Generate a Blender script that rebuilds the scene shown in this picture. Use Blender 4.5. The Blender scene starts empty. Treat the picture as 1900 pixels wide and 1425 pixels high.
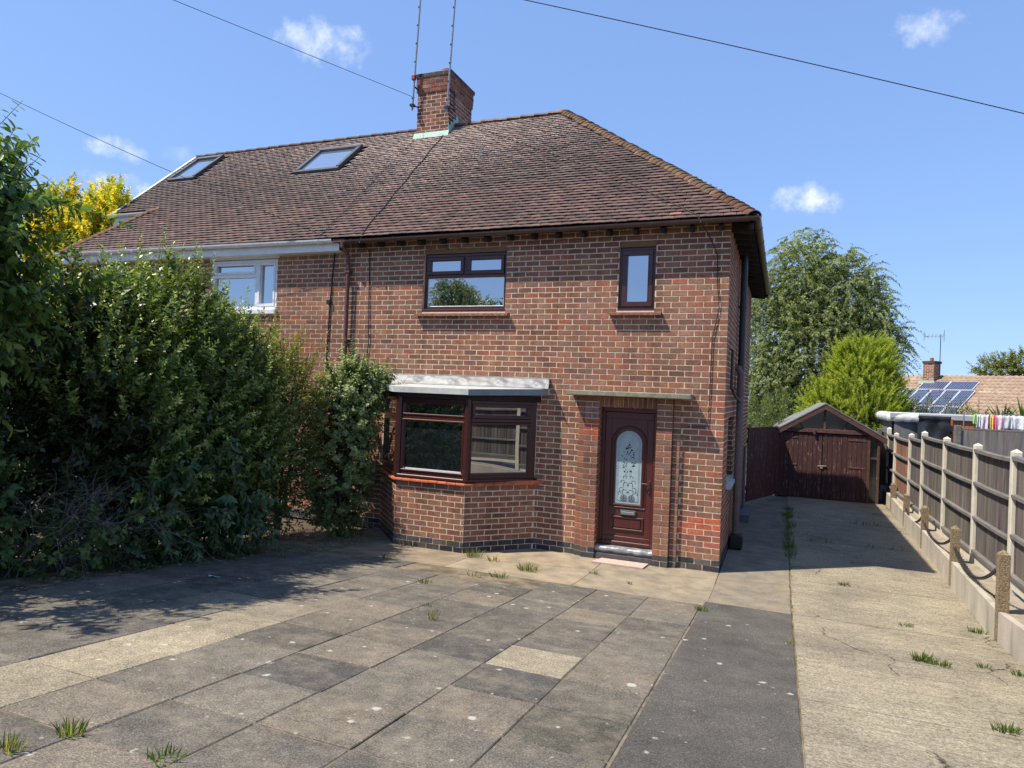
import bpy, math, random
import numpy as np
from mathutils import Vector, Matrix

# ------------------------------------------------------------------ camera, sky, sun, exposure
scn = bpy.context.scene
rnd = random.Random(7)
rng = np.random.default_rng(11)
CAMP = (0.75844, -10.01149, 2.49285)
YAW, PITCH, ROLL, FPX = -0.38031521, 0.00587314, 0.03858157, 1259.15
cd = bpy.data.cameras.new('camera'); cam = bpy.data.objects.new('camera', cd)
scn.collection.objects.link(cam); scn.camera = cam
cd.sensor_width = 36.0; cd.lens = FPX / 1900 * 36; cd.clip_start = .05; cd.clip_end = 3000
_f = Vector((math.sin(YAW)*math.cos(PITCH), math.cos(YAW)*math.cos(PITCH), math.sin(PITCH)))
_r = Vector((math.cos(YAW), -math.sin(YAW), 0)); _u = _r.cross(_f)
_r2 = _r*math.cos(ROLL) + _u*math.sin(ROLL); _u2 = -_r*math.sin(ROLL) + _u*math.cos(ROLL)
cam.matrix_world = Matrix(((_r2.x, _u2.x, -_f.x, CAMP[0]), (_r2.y, _u2.y, -_f.y, CAMP[1]), (_r2.z, _u2.z, -_f.z, CAMP[2]), (0, 0, 0, 1)))

SUND = Vector((.355, .27, -.69)).normalized()          # direction the sunlight travels
SUN_EL = math.asin(-SUND.z); SUN_AZ = math.atan2(-SUND.x, -SUND.y)
sl = bpy.data.lights.new('sun', 'SUN'); sl.energy = 5.0; sl.angle = math.radians(.53); sl.color = (1, .92, .80)
so = bpy.data.objects.new('sun', sl); scn.collection.objects.link(so)
so.rotation_euler = SUND.to_track_quat('-Z', 'Y').to_euler(); so.location = (-20, -20, 40)

wd = bpy.data.worlds.new('World'); scn.world = wd; wd.use_nodes = True
wn = wd.node_tree; wn.nodes.clear()
def W(t, **k):
    n = wn.nodes.new(t)
    for a, b in k.items(): setattr(n, a, b)
    return n
sky = W('ShaderNodeTexSky', sky_type='NISHITA', sun_disc=False, sun_elevation=SUN_EL, sun_rotation=SUN_AZ, altitude=60, air_density=1.0, dust_density=.1, ozone_density=1.2)
bg = W('ShaderNodeBackground'); bg.inputs[1].default_value = .118
wo = W('ShaderNodeOutputWorld')
tc = W('ShaderNodeTexCoord')
# small fair-weather clouds: (direction, half width, half height, strength)
CLOUDS = [((-.5603, .7073, .4311), .058, .03, .75), ((.1337, .8918, .4321), .05, .022, .75), ((.0157, .9649, .2623), .050, .022, .95),
          ((-.7648, .5834, .2734), .036, .018, .7), ((-.7781, .585, .2288), .055, .022, .85), ((-.7125, .6439, .2789), .04, .014, .3)]
acc = None
nz = W('ShaderNodeTexNoise'); nz.inputs['Scale'].default_value = 26; nz.inputs['Detail'].default_value = 7; nz.inputs['Roughness'].default_value = .62
wn.links.new(tc.outputs['Generated'], nz.inputs['Vector'])
for (d, hw, hh, st) in CLOUDS:
    dv = Vector(d).normalized(); hx = Vector((0, 0, 1)).cross(dv).normalized(); hy = dv.cross(hx)
    def dot(v, k):
        m = W('ShaderNodeVectorMath', operation='DOT_PRODUCT'); wn.links.new(tc.outputs['Generated'], m.inputs[0]); m.inputs[1].default_value = v
        q = W('ShaderNodeMath', operation='MULTIPLY'); wn.links.new(m.outputs['Value'], q.inputs[0]); q.inputs[1].default_value = k; return q
    a, b, c = dot(hx, 1/hw), dot(hy, 1/hh), dot(dv, 1)
    p1 = W('ShaderNodeMath', operation='MULTIPLY'); wn.links.new(a.outputs[0], p1.inputs[0]); wn.links.new(a.outputs[0], p1.inputs[1])
    p2 = W('ShaderNodeMath', operation='MULTIPLY_ADD'); wn.links.new(b.outputs[0], p2.inputs[0]); wn.links.new(b.outputs[0], p2.inputs[1]); wn.links.new(p1.outputs[0], p2.inputs[2])
    # mask = clamp( (noise-.25)*2.6 - r2*.8 ), front hemisphere only
    p3 = W('ShaderNodeMath', operation='MULTIPLY_ADD'); wn.links.new(nz.outputs['Fac'], p3.inputs[0]); p3.inputs[1].default_value = 4.2; p3.inputs[2].default_value = -1.55
    p4 = W('ShaderNodeMath', operation='SUBTRACT'); wn.links.new(p3.outputs[0], p4.inputs[0]); wn.links.new(p2.outputs[0], p4.inputs[1])
    p4b = W('ShaderNodeMapRange', interpolation_type='SMOOTHSTEP'); wn.links.new(p4.outputs[0], p4b.inputs[0]); p4b.inputs[1].default_value = -.45; p4b.inputs[2].default_value = 1.5
    p5 = W('ShaderNodeMath', operation='GREATER_THAN'); wn.links.new(c.outputs[0], p5.inputs[0]); p5.inputs[1].default_value = .2
    p6 = W('ShaderNodeMath', operation='MULTIPLY'); wn.links.new(p4b.outputs[0], p6.inputs[0]); wn.links.new(p5.outputs[0], p6.inputs[1])
    p7 = W('ShaderNodeMath', operation='MULTIPLY'); wn.links.new(p6.outputs[0], p7.inputs[0]); p7.inputs[1].default_value = st
    if acc is None: acc = p7
    else:
        m = W('ShaderNodeMath', operation='MAXIMUM'); wn.links.new(acc.outputs[0], m.inputs[0]); wn.links.new(p7.outputs[0], m.inputs[1]); acc = m
mx = W('ShaderNodeMix', data_type='RGBA'); wn.links.new(acc.outputs[0], mx.inputs['Factor']); gm_ = W('ShaderNodeGamma'); gm_.inputs[1].default_value = .42; wn.links.new(sky.outputs[0], gm_.inputs[0]); tn = W('ShaderNodeMix', data_type='RGBA', blend_type='MULTIPLY'); tn.inputs['Factor'].default_value = 1; tn.inputs['B'].default_value = (1.36, 1.90, 2.98, 1); wn.links.new(gm_.outputs[0], tn.inputs['A']); wn.links.new(tn.outputs['Result'], mx.inputs['A']); mx.inputs['B'].default_value = (6.4, 6.7, 7.2, 1)
wn.links.new(mx.outputs['Result'], bg.inputs[0]); wn.links.new(bg.outputs[0], wo.inputs[0])
vs = scn.view_settings; vs.view_transform = 'Standard'; vs.look = 'None'; vs.exposure = .56; vs.gamma = 1; vs.use_curve_mapping = False
scn.cycles.max_bounces = 6; scn.cycles.diffuse_bounces = 3; scn.cycles.glossy_bounces = 3; scn.cycles.transparent_max_bounces = 6
scn.cycles.transmission_bounces = 3; scn.cycles.use_denoising = True; scn.cycles.sample_clamp_indirect = 6

# ------------------------------------------------------------------ materials
MATS = {}
def _lnk(nt, a, b): nt.links.new(a, b)
def material(name, c1, c2=None, scale=6., detail=5, stretch=(1, 1, 1), rough=.85, spec=.3, bump=0., bscale=60., src=None,
             fine=.0, fscale=180., metallic=0., lo=.35, hi=.65, c3=None, s3=2., lo3=.55, hi3=.7, extra=None, coat=0.):
    """Procedural surface: two/three colours mixed by noise in world space, times a per-piece tint."""
    if name in MATS: return MATS[name]
    m = bpy.data.materials.new(name); m.use_nodes = True; nt = m.node_tree; nt.nodes.clear()
    N = nt.nodes.new; out = N('ShaderNodeOutputMaterial'); bs = N('ShaderNodeBsdfPrincipled'); _lnk(nt, bs.outputs[0], out.inputs[0])
    geo = N('ShaderNodeNewGeometry'); mp = N('ShaderNodeMapping'); mp.inputs['Scale'].default_value = stretch; _lnk(nt, geo.outputs['Position'], mp.inputs[0])
    def noise(sc, det=5, vec=None, ro=.55):
        n = N('ShaderNodeTexNoise'); n.inputs['Scale'].default_value = sc; n.inputs['Detail'].default_value = det; n.inputs['Roughness'].default_value = ro
        _lnk(nt, (vec or mp.outputs[0]), n.inputs['Vector']); return n.outputs['Fac']
    def mrange(v, a, b, c=0., d=1.):
        n = N('ShaderNodeMapRange'); _lnk(nt, v, n.inputs[0]); n.inputs[1].default_value = a; n.inputs[2].default_value = b; n.inputs[3].default_value = c; n.inputs[4].default_value = d; return n.outputs[0]
    def mix(f, a, b, bt='MIX'):
        n = N('ShaderNodeMix'); n.data_type = 'RGBA'; n.blend_type = bt
        for v, k in ((f, 'Factor'), (a, 'A'), (b, 'B')):
            s = n.inputs[k]
            if isinstance(v, (int, float)): s.default_value = v
            elif isinstance(v, tuple): s.default_value = (*v, 1)[:4]
            else: _lnk(nt, v, s)
        return n.outputs['Result']
    col = N('ShaderNodeRGB'); col.outputs[0].default_value = (*c1, 1); col = col.outputs[0]
    if c2: col = mix(mrange(noise(scale, detail), lo, hi), col, c2)
    if c3: col = mix(mrange(noise(s3, 6, ro=.65), lo3, hi3), col, c3)
    if fine: col = mix(1., col, mix(mrange(noise(fscale, 3), .3, .7), (1-fine,)*3, (1+fine,)*3), 'MULTIPLY')
    env = dict(N=N, nt=nt, noise=noise, mrange=mrange, mix=mix, geo=geo, mp=mp, bs=bs)
    if extra: col = extra(col, env)
    if src == 'obj':
        oi = N('ShaderNodeObjectInfo'); col = mix(1., col, oi.outputs['Color'], 'MULTIPLY')
    elif src == 'vert':
        at = N('ShaderNodeAttribute'); at.attribute_name = 'Col'; col = mix(1., col, at.outputs['Color'], 'MULTIPLY')
    _lnk(nt, col, bs.inputs['Base Color'])
    bs.inputs['Roughness'].default_value = rough; bs.inputs['Specular IOR Level'].default_value = spec; bs.inputs['Metallic'].default_value = metallic
    bs.inputs['Coat Weight'].default_value = coat
    if bump:
        b = N('ShaderNodeBump'); b.inputs['Strength'].default_value = 1.; b.inputs['Distance'].default_value = bump
        _lnk(nt, noise(bscale, 4), b.inputs['Height']); _lnk(nt, b.outputs[0], bs.inputs['Normal'])
    MATS[name] = m; return m

def leafmat(name, rough=.45, trans=.35, spec=.4, obj_col=False):
    m = bpy.data.materials.new(name); m.use_nodes = True; nt = m.node_tree; nt.nodes.clear(); N = nt.nodes.new
    out = N('ShaderNodeOutputMaterial'); bs = N('ShaderNodeBsdfPrincipled'); tr = N('ShaderNodeBsdfTranslucent'); ad = N('ShaderNodeMixShader'); ad.inputs[0].default_value = trans
    at = N('ShaderNodeAttribute'); at.attribute_name = 'Col'
    if obj_col: at = N('ShaderNodeObjectInfo')
    hs = N('ShaderNodeMix'); hs.data_type = 'RGBA'; hs.blend_type = 'MULTIPLY'; hs.inputs['Factor'].default_value = 1; _lnk(nt, at.outputs['Color'], hs.inputs['A']); hs.inputs['B'].default_value = (1.5, 1.6, .55, 1)
    _lnk(nt, at.outputs['Color'], bs.inputs['Base Color']); _lnk(nt, hs.outputs['Result'], tr.inputs['Color'])
    bs.inputs['Roughness'].default_value = rough; bs.inputs['Specular IOR Level'].default_value = spec
    _lnk(nt, bs.outputs[0], ad.inputs[1]); _lnk(nt, tr.outputs[0], ad.inputs[2]); _lnk(nt, ad.outputs[0], out.inputs[0]); MATS[name] = m; return m

def glassmat(name, tint=(.012, .014, .016), refl=.5, rough=.0, rcol=(.88, .91, .93)):
    m = bpy.data.materials.new(name); m.use_nodes = True; nt = m.node_tree; nt.nodes.clear(); N = nt.nodes.new
    out = N('ShaderNodeOutputMaterial'); df = N('ShaderNodeBsdfDiffuse'); gl = N('ShaderNodeBsdfGlossy'); ms = N('ShaderNodeMixShader'); fr = N('ShaderNodeFresnel'); fr.inputs[0].default_value = 1.5
    ad = N('ShaderNodeMath'); ad.operation = 'ADD'; ad.use_clamp = True; _lnk(nt, fr.outputs[0], ad.inputs[0]); ad.inputs[1].default_value = refl
    df.inputs[0].default_value = (*tint, 1); gl.inputs[0].default_value = (*rcol, 1); gl.inputs['Roughness'].default_value = rough
    bp = N('ShaderNodeBump'); bp.inputs['Distance'].default_value = .004; nz_ = N('ShaderNodeTexNoise'); nz_.inputs['Scale'].default_value = 1.1; nz_.inputs['Detail'].default_value = 0
    ge = N('ShaderNodeNewGeometry'); _lnk(nt, ge.outputs['Position'], nz_.inputs['Vector']); _lnk(nt, nz_.outputs['Fac'], bp.inputs['Height']); _lnk(nt, bp.outputs[0], gl.inputs['Normal'])
    _lnk(nt, ad.outputs[0], ms.inputs[0]); _lnk(nt, df.outputs[0], ms.inputs[1]); _lnk(nt, gl.outputs[0], ms.inputs[2]); _lnk(nt, ms.outputs[0], out.inputs[0]); MATS[name] = m; return m

def brickmat(src): return material('brick_'+src, (1, 1, 1), (.66, .62, .62), 55, 4, rough=.92, spec=.15, bump=.0022, bscale=140, src=src, extra=_brick_tint)
def _brick_tint(col, e):
    g = e['mix'](e['mrange'](e['noise'](30, 5), .52, .78, 0, .75), col, (.34, .33, .36))
    g = e['mix'](e['mrange'](e['noise'](6.5, 6), .60, .85, 0, .45), g, (1.35, 1.45, 1.5))
    ms = e['N']('ShaderNodeMapping'); ms.inputs['Scale'].default_value = (4.5, 4.5, .35); _lnk(e['nt'], e['geo'].outputs['Position'], ms.inputs[0])
    g = e['mix'](1., g, e['mix'](e['mrange'](e['noise'](1.2, 6, ms.outputs[0], .6), .45, .72), (1.06, 1.06, 1.06), (.72, .71, .72)), 'MULTIPLY')
    return e['mix'](1., g, e['mix'](e['mrange'](e['noise'](.75, 6, ro=.6), .38, .66), (1.1, 1.1, 1.1), (.74, .75, .77)), 'MULTIPLY')
M_BRO, M_BRV = brickmat('obj'), brickmat('vert')
M_MORTAR = material('mortar', (.68, .545, .39), (.56, .445, .32), 14, rough=.95, spec=.1, bump=.003, bscale=120, c3=(.62, .52, .40), s3=2.2)
def _lichen(col, e):      # pale crusty lichen, thickest high on the slope round the chimney
    pos = e['N']('ShaderNodeSeparateXYZ'); _lnk(e['nt'], e['geo'].outputs['Position'], pos.inputs[0])
    up = e['mrange'](pos.outputs['Z'], 5.3, 7.8, -.10, .085)
    dx = e['N']('ShaderNodeMath'); dx.operation = 'ADD'; _lnk(e['nt'], pos.outputs['X'], dx.inputs[0]); dx.inputs[1].default_value = 6.3
    ab = e['N']('ShaderNodeMath'); ab.operation = 'ABSOLUTE'; _lnk(e['nt'], dx.outputs[0], ab.inputs[0])
    nr = e['mrange'](ab.outputs[0], 0, 4.5, .05, -.03)
    s1 = e['N']('ShaderNodeMath'); s1.operation = 'ADD'; _lnk(e['nt'], up, s1.inputs[0]); _lnk(e['nt'], nr, s1.inputs[1])
    n1 = e['noise'](30, 5, ro=.7)
    s2 = e['N']('ShaderNodeMath'); s2.operation = 'ADD'; _lnk(e['nt'], s1.outputs[0], s2.inputs[0]); _lnk(e['nt'], n1, s2.inputs[1])
    dk = e['mix'](e['mrange'](e['noise'](1.4, 5), .5, .72, 0, .75), col, (.45, .5, .5))
    return e['mix'](e['mrange'](s2.outputs[0], .545, .64, 0, .85), dk, (4.0, 4.4, 4.3))
def tilemat(src): return material('rooftile_'+src, (1, 1, 1), (.7, .66, .66), 40, 4, rough=.75, spec=.3, bump=.003, bscale=90, src=src, extra=_lichen)
M_TLO, M_TLV = tilemat('obj'), tilemat('vert')
M_HIP = material('hip_tile', (.235, .145, .085), (.165, .11, .075), 9, rough=.9, bump=.006, bscale=60, src='obj', c3=(.35, .25, .13), s3=12)
M_UNDER = material('roof_underlay', (.03, .025, .022), rough=.95)
M_UPVC = material('mahogany_upvc', (.062, .016, .013), (.045, .012, .010), 30, stretch=(1, 1, .1), rough=.32, spec=.5, bump=.0006, bscale=200)
M_DOORW = material('mahogany_door', (.085, .018, .014), (.055, .013, .011), 60, stretch=(1, 1, .05), rough=.38, spec=.5, bump=.0008, bscale=150)
M_WHITE = material('white_upvc', (.74, .75, .75), (.66, .67, .66), 8, rough=.4, spec=.5)
M_GUTTER = material('brown_gutter', (.075, .045, .037), (.055, .032, .027), 12, rough=.42, spec=.5)
M_PIPE = material('maroon_pipe', (.13, .055, .05), (.10, .045, .04), 15, rough=.5, spec=.4)
M_PIPEB = material('brown_pipe', (.15, .105, .095), (.11, .08, .075), 10, rough=.55, spec=.4)
M_BLACK = material('black_plastic', (.015, .015, .017), rough=.4, spec=.5)
M_TIMBER = material('lintel_timber', (.20, .12, .07), (.15, .09, .055), 20, stretch=(.15, 1, 1), rough=.8)
M_DARKWOOD = material('dark_rafter', (.022, .017, .015), (.035, .026, .022), 12, rough=.9)
M_SILL = material('painted_sill', (.20, .085, .06), (.33, .2, .14), 30, rough=.8, lo=.5, hi=.6)
M_REDTILE = material('red_quarry_tile', (.50, .13, .055), (.40, .10, .045), 14, rough=.7, bump=.001, src='obj')
M_CONC = material('canopy_concrete', (.27, .24, .17), (.18, .165, .12), 10, rough=.95, bump=.004, bscale=80, fine=.3, c3=(.33, .30, .2), s3=4)
M_LEAD = material('lead_flashing', (.185, .195, .20), (.12, .125, .13), 5, rough=.5, spec=.4, metallic=.1, bump=.002, bscale=25)
M_LEADD = material('weathered_fascia', (.50, .50, .48), (.40, .41, .40), 7, rough=.6, c3=(.25, .25, .24), s3=9, lo3=.6, hi3=.75, src='obj')
M_COPPER = material('verdigris_flashing', (.30, .48, .40), (.42, .55, .46), 9, rough=.7, c3=(.18, .3, .25), s3=20)
M_GLASS = glassmat('window_glass', refl=.46)
M_GLASSD = glassmat('bay_glass', refl=.36)
M_SKYL = glassmat('skylight_glass', tint=(.25, .3, .33), refl=.55)
M_FROST = material('frosted_glass', (.33, .42, .44), (.28, .37, .39), 12, rough=.18, spec=.6)
M_FROSTD = material('glass_pattern_print', (.012, .02, .022), rough=.3)
M_POT = material('clay_pot', (.33, .13, .08), (.26, .10, .065), 12, rough=.85)
M_STEEL = material('galvanised_mast', (.33, .34, .36), (.22, .23, .24), 20, rough=.45, metallic=.6)
M_CABLE = material('black_cable', (.012, .012, .013), rough=.6)

# ------------------------------------------------------------------ geometry helpers
COL = scn.collection
class MB:
    """collects shapes into one mesh, with an optional colour for each shape"""
    def __init__(s): s.v = []; s.f = []; s.c = []; s.cur = (1, 1, 1, 1)
    def add(s, vs, fs, col=None):
        o = len(s.v); s.v += [tuple(x) for x in vs]; s.f += [tuple(i+o for i in f) for f in fs]; s.c += [col or s.cur]*len(vs); return s
    def box(s, x0, x1, y0, y1, z0, z1, col=None):
        s.add([(x0,y0,z0),(x1,y0,z0),(x1,y1,z0),(x0,y1,z0),(x0,y0,z1),(x1,y0,z1),(x1,y1,z1),(x0,y1,z1)],
              [(0,3,2,1),(4,5,6,7),(0,1,5,4),(1,2,6,5),(2,3,7,6),(3,0,4,7)], col); return s
    def bbox(s, x0, x1, y0, y1, z0, z1, b=.006, col=None):
        """box with all edges chamfered"""
        V = []; ix = {}
        for i, X in enumerate((x0, x1)):
            for j, Y in enumerate((y0, y1)):
                for k, Z in enumerate((z0, z1)):
                    sx, sy, sz = (1, -1)[i], (1, -1)[j], (1, -1)[k]
                    ix[i,j,k] = len(V); V += [(X, Y+sy*b, Z+sz*b), (X+sx*b, Y, Z+sz*b), (X+sx*b, Y+sy*b, Z)]
        F = []
        def q(a, b_, c, d): F.append((a, b_, c, d))
        I = lambda i, j, k, a: ix[i,j,k]+a
        for i in (0, 1): q(*[I(i, j, k, 0) for j, k in ((0,0),(1,0),(1,1),(0,1))])
        for j in (0, 1): q(*[I(i, j, k, 1) for i, k in ((0,0),(1,0),(1,1),(0,1))])
        for k in (0, 1): q(*[I(i, j, k, 2) for i, j in ((0,0),(1,0),(1,1),(0,1))])
        for j in (0,1):
            for k in (0,1): q(I(0,j,k,1), I(1,j,k,1), I(1,j,k,2), I(0,j,k,2))
        for i in (0,1):
            for k in (0,1): q(I(i,0,k,0), I(i,1,k,0), I(i,1,k,2), I(i,0,k,2))
        for i in (0,1):
            for j in (0,1): q(I(i,j,0,0), I(i,j,1,0), I(i,j,1,1), I(i,j,0,1))
        for i in (0,1):
            for j in (0,1):
                for k in (0,1): F.append((I(i,j,k,0), I(i,j,k,1), I(i,j,k,2)))
        s.add(V, F, col); return s
    def quad(s, a, b, c, d, col=None): s.add([a, b, c, d], [(0,1,2,3)], col); return s
    def hexa(s, P, col=None):      # 8 corners: bottom 4, top 4
        s.add(P, [(0,3,2,1),(4,5,6,7),(0,1,5,4),(1,2,6,5),(2,3,7,6),(3,0,4,7)], col); return s
    def prism(s, poly, z0, z1, col=None):
        n = len(poly); z0f = z0 if callable(z0) else (lambda x, y: z0); z1f = z1 if callable(z1) else (lambda x, y: z1)
        V = [(x, y, z0f(x, y)) for x, y in poly] + [(x, y, z1f(x, y)) for x, y in poly]
        s.add(V, [tuple(range(n-1, -1, -1)), tuple(range(n, 2*n))] + [(i, (i+1) % n, n+(i+1) % n, n+i) for i in range(n)], col); return s
    def tube(s, pts, r, n=8, col=None, cap=True):
        P = [Vector(p) for p in pts]; rs = r if isinstance(r, (list, tuple)) else [r]*len(P); V = []; F = []; e1 = None
        for i, p in enumerate(P):
            d = (P[min(i+1, len(P)-1)] - P[max(i-1, 0)]).normalized()
            if e1 is None: e1 = d.orthogonal().normalized()
            e1 = (e1 - d*e1.dot(d)); e1 = e1.normalized() if e1.length > 1e-6 else d.orthogonal().normalized(); e2 = d.cross(e1)
            for k in range(n):
                a = 2*math.pi*k/n; V.append(p + (e1*math.cos(a) + e2*math.sin(a))*rs[i])
        for i in range(len(P)-1):
            for k in range(n): F.append((i*n+k, i*n+(k+1) % n, (i+1)*n+(k+1) % n, (i+1)*n+k))
        if cap: F += [tuple(range(n-1, -1, -1)), tuple((len(P)-1)*n+k for k in range(n))]
        s.add(V, F, col); return s
    def build(s, name, mat, parent=None, smooth=False, **k):
        return add(name, s.v, s.f, mat, parent, smooth=smooth, cols=s.c, **k)

def add(name, v, f, mat, parent=None, smooth=False, cols=None, loc=None, **props):
    me = bpy.data.meshes.new(name); me.from_pydata([tuple(x) for x in v], [], f)
    if cols is not None and any(c[:3] != (1, 1, 1) for c in cols):
        at = me.color_attributes.new('Col', 'FLOAT_COLOR', 'POINT'); at.data.foreach_set('color', np.array([(*c, 1)[:4] for c in cols], 'f').ravel())
    if mat: me.materials.append(mat)
    if smooth: me.polygons.foreach_set('use_smooth', [True]*len(me.polygons))
    me.update()
    return obj(name, me, parent, loc, **props)
def obj(name, me, parent=None, loc=None, **props):
    o = bpy.data.objects.new(name, me); COL.objects.link(o)
    if loc is not None: o.location = loc
    if parent: setparent(o, parent)
    for k, v in props.items(): o[k] = v
    return o
def setparent(o, p):
    o.parent = p; o.matrix_parent_inverse = _world(p).inverted()
def _world(p):
    m = Matrix.LocRotScale(p.location, p.rotation_euler, p.scale)
    if p.parent: m = _world(p.parent) @ p.matrix_parent_inverse @ m
    return m
def thing(name, label, cat, loc=(0, 0, 0), group=None):
    e = bpy.data.objects.new(name, None); COL.objects.link(e); e.location = loc; e.empty_display_size = .2
    return tag(e, label, cat, group)
def tag(o, label, cat, group=None):
    o['label'] = label; o['category'] = cat
    if group: o['group'] = group
    return o
def struct(o): o['kind'] = 'structure'; return o
def stuff(o): o['kind'] = 'stuff'; return o
def fastmesh(name, V, F, mat, parent=None, C=None, smooth=False, **props):
    V = np.asarray(V, 'f'); F = np.asarray(F, 'i'); me = bpy.data.meshes.new(name); k = F.shape[1]
    me.vertices.add(len(V)); me.vertices.foreach_set('co', V.ravel()); me.loops.add(F.size); me.loops.foreach_set('vertex_index', F.ravel())
    me.polygons.add(len(F)); me.polygons.foreach_set('loop_start', np.arange(0, F.size, k, dtype='i'))
    me.update(calc_edges=True)
    if C is not None:
        C = np.asarray(C, 'f'); C = np.concatenate([C[:, :3], np.ones((len(C), 1), 'f')], 1)
        at = me.color_attributes.new('Col', 'FLOAT_COLOR', 'POINT'); at.data.foreach_set('color', C.ravel())
    if smooth: me.polygons.foreach_set('use_smooth', np.ones(len(F), bool))
    if mat: me.materials.append(mat)
    return obj(name, me, parent, **props)
def gz(y):
    if y >= -.7: return 0.
    if y <= -1.7: return .05 + .1*(-1.7-y) if y > -12 else 1.08
    return .1*(-.7-y)**2/2
def jit(c, a=.12):
    k = 1 + rnd.uniform(-a, a); return tuple(max(0, x*k*(1+rnd.uniform(-a*.3, a*.3))) for x in c[:3]) + (1,)

# ------------------------------------------------------------------ ground and paving
M_SOIL = material('garden_soil', (.10, .075, .05), (.07, .052, .036), 3, rough=1., bump=.02, bscale=14, c3=(.15, .115, .08), s3=1.2)
def _spots(col, e, tan=True):       # round white lichen spots and fine aggregate
    vo = e['N']('ShaderNodeTexVoronoi'); vo.inputs['Scale'].default_value = 5.6; vo.inputs['Randomness'].default_value = 1; _lnk(e['nt'], e['geo'].outputs['Position'], vo.inputs['Vector'])
    sp = e['N']('ShaderNodeSeparateColor'); _lnk(e['nt'], vo.outputs['Color'], sp.inputs[0])
    rad0 = e['mrange'](sp.outputs[0], .20, 1., -.03, .19)
    rad = e['N']('ShaderNodeMath'); rad.operation = 'ADD'; _lnk(e['nt'], rad0, rad.inputs[0]); _lnk(e['nt'], e['mrange'](e['noise'](1.3, 3), .35, .7, -.05, .06), rad.inputs[1]); rad = rad.outputs[0]
    wob = e['mrange'](e['noise'](38, 5, ro=.7), .3, .7, -.07, .07)
    a = e['N']('ShaderNodeMath'); a.operation = 'ADD'; _lnk(e['nt'], vo.outputs['Distance'], a.inputs[0]); _lnk(e['nt'], wob, a.inputs[1])
    d = e['N']('ShaderNodeMath'); d.operation = 'SUBTRACT'; _lnk(e['nt'], rad, d.inputs[0]); _lnk(e['nt'], a.outputs[0], d.inputs[1])
    gr = e['mix'](1., col, e['mix'](e['mrange'](e['noise'](95, 3, ro=.75), .42, .68), (.62, .62, .62), (1.85, 1.8, 1.7)), 'MULTIPLY')
    v2 = e['N']('ShaderNodeTexVoronoi'); v2.inputs['Scale'].default_value = 13; _lnk(e['nt'], e['geo'].outputs['Position'], v2.inputs['Vector'])
    c2_ = e['N']('ShaderNodeSeparateColor'); _lnk(e['nt'], v2.outputs['Color'], c2_.inputs[0])
    r2_ = e['N']('ShaderNodeMath'); r2_.operation = 'SUBTRACT'; _lnk(e['nt'], e['mrange'](c2_.outputs[1], .45, 1., -.05, .17), r2_.inputs[0])
    a2_ = e['N']('ShaderNodeMath'); a2_.operation = 'ADD'; _lnk(e['nt'], v2.outputs['Distance'], a2_.inputs[0]); _lnk(e['nt'], e['mrange'](e['noise'](55, 4, ro=.7), .3, .7, -.09, .09), a2_.inputs[1]); _lnk(e['nt'], a2_.outputs[0], r2_.inputs[1])
    gr = e['mix'](1., gr, e['mix'](e['mrange'](e['noise'](.55, 8, ro=.7), .36, .66), (1.22, 1.2, 1.15), (.74, .74, .75)), 'MULTIPLY')
    gr = e['mix'](e['mrange'](r2_.outputs[0], -.01, .06, 0, .5), gr, (.44, .42, .36))
    if tan: gr = e['mix'](e['mrange'](e['noise'](4.2, 9, ro=.75), .47, .74, 0, .55), gr, (.33, .275, .195))
    else: gr = e['mix'](e['mrange'](e['noise'](1.6, 8, ro=.7), .52, .76, 0, .35), gr, (.2, .18, .15))
    gr = e['mix'](e['mrange'](e['noise'](7.5, 6, ro=.7), .52, .75, 0, .45), gr, (.075, .07, .062))
    return e['mix'](e['mrange'](d.outputs[0], -.01, .06, 0, .72), gr, (.50, .48, .42))
def _oc(e): return e['N']('ShaderNodeObjectInfo').outputs['Color']
M_SLAB = material('paving_slab_concrete', (1, 1, 1), (.78, .78, .78), 7, rough=.95, spec=.15, bump=.004, bscale=160, extra=lambda c, e: _spots(e['mix'](1., c, _oc(e), 'MULTIPLY'), e))
M_JOINT = material('joint_dirt', (.24, .19, .125), (.10, .08, .055), 5, rough=1., bump=.006, bscale=60, c3=(.06, .07, .03), s3=6)
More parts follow.
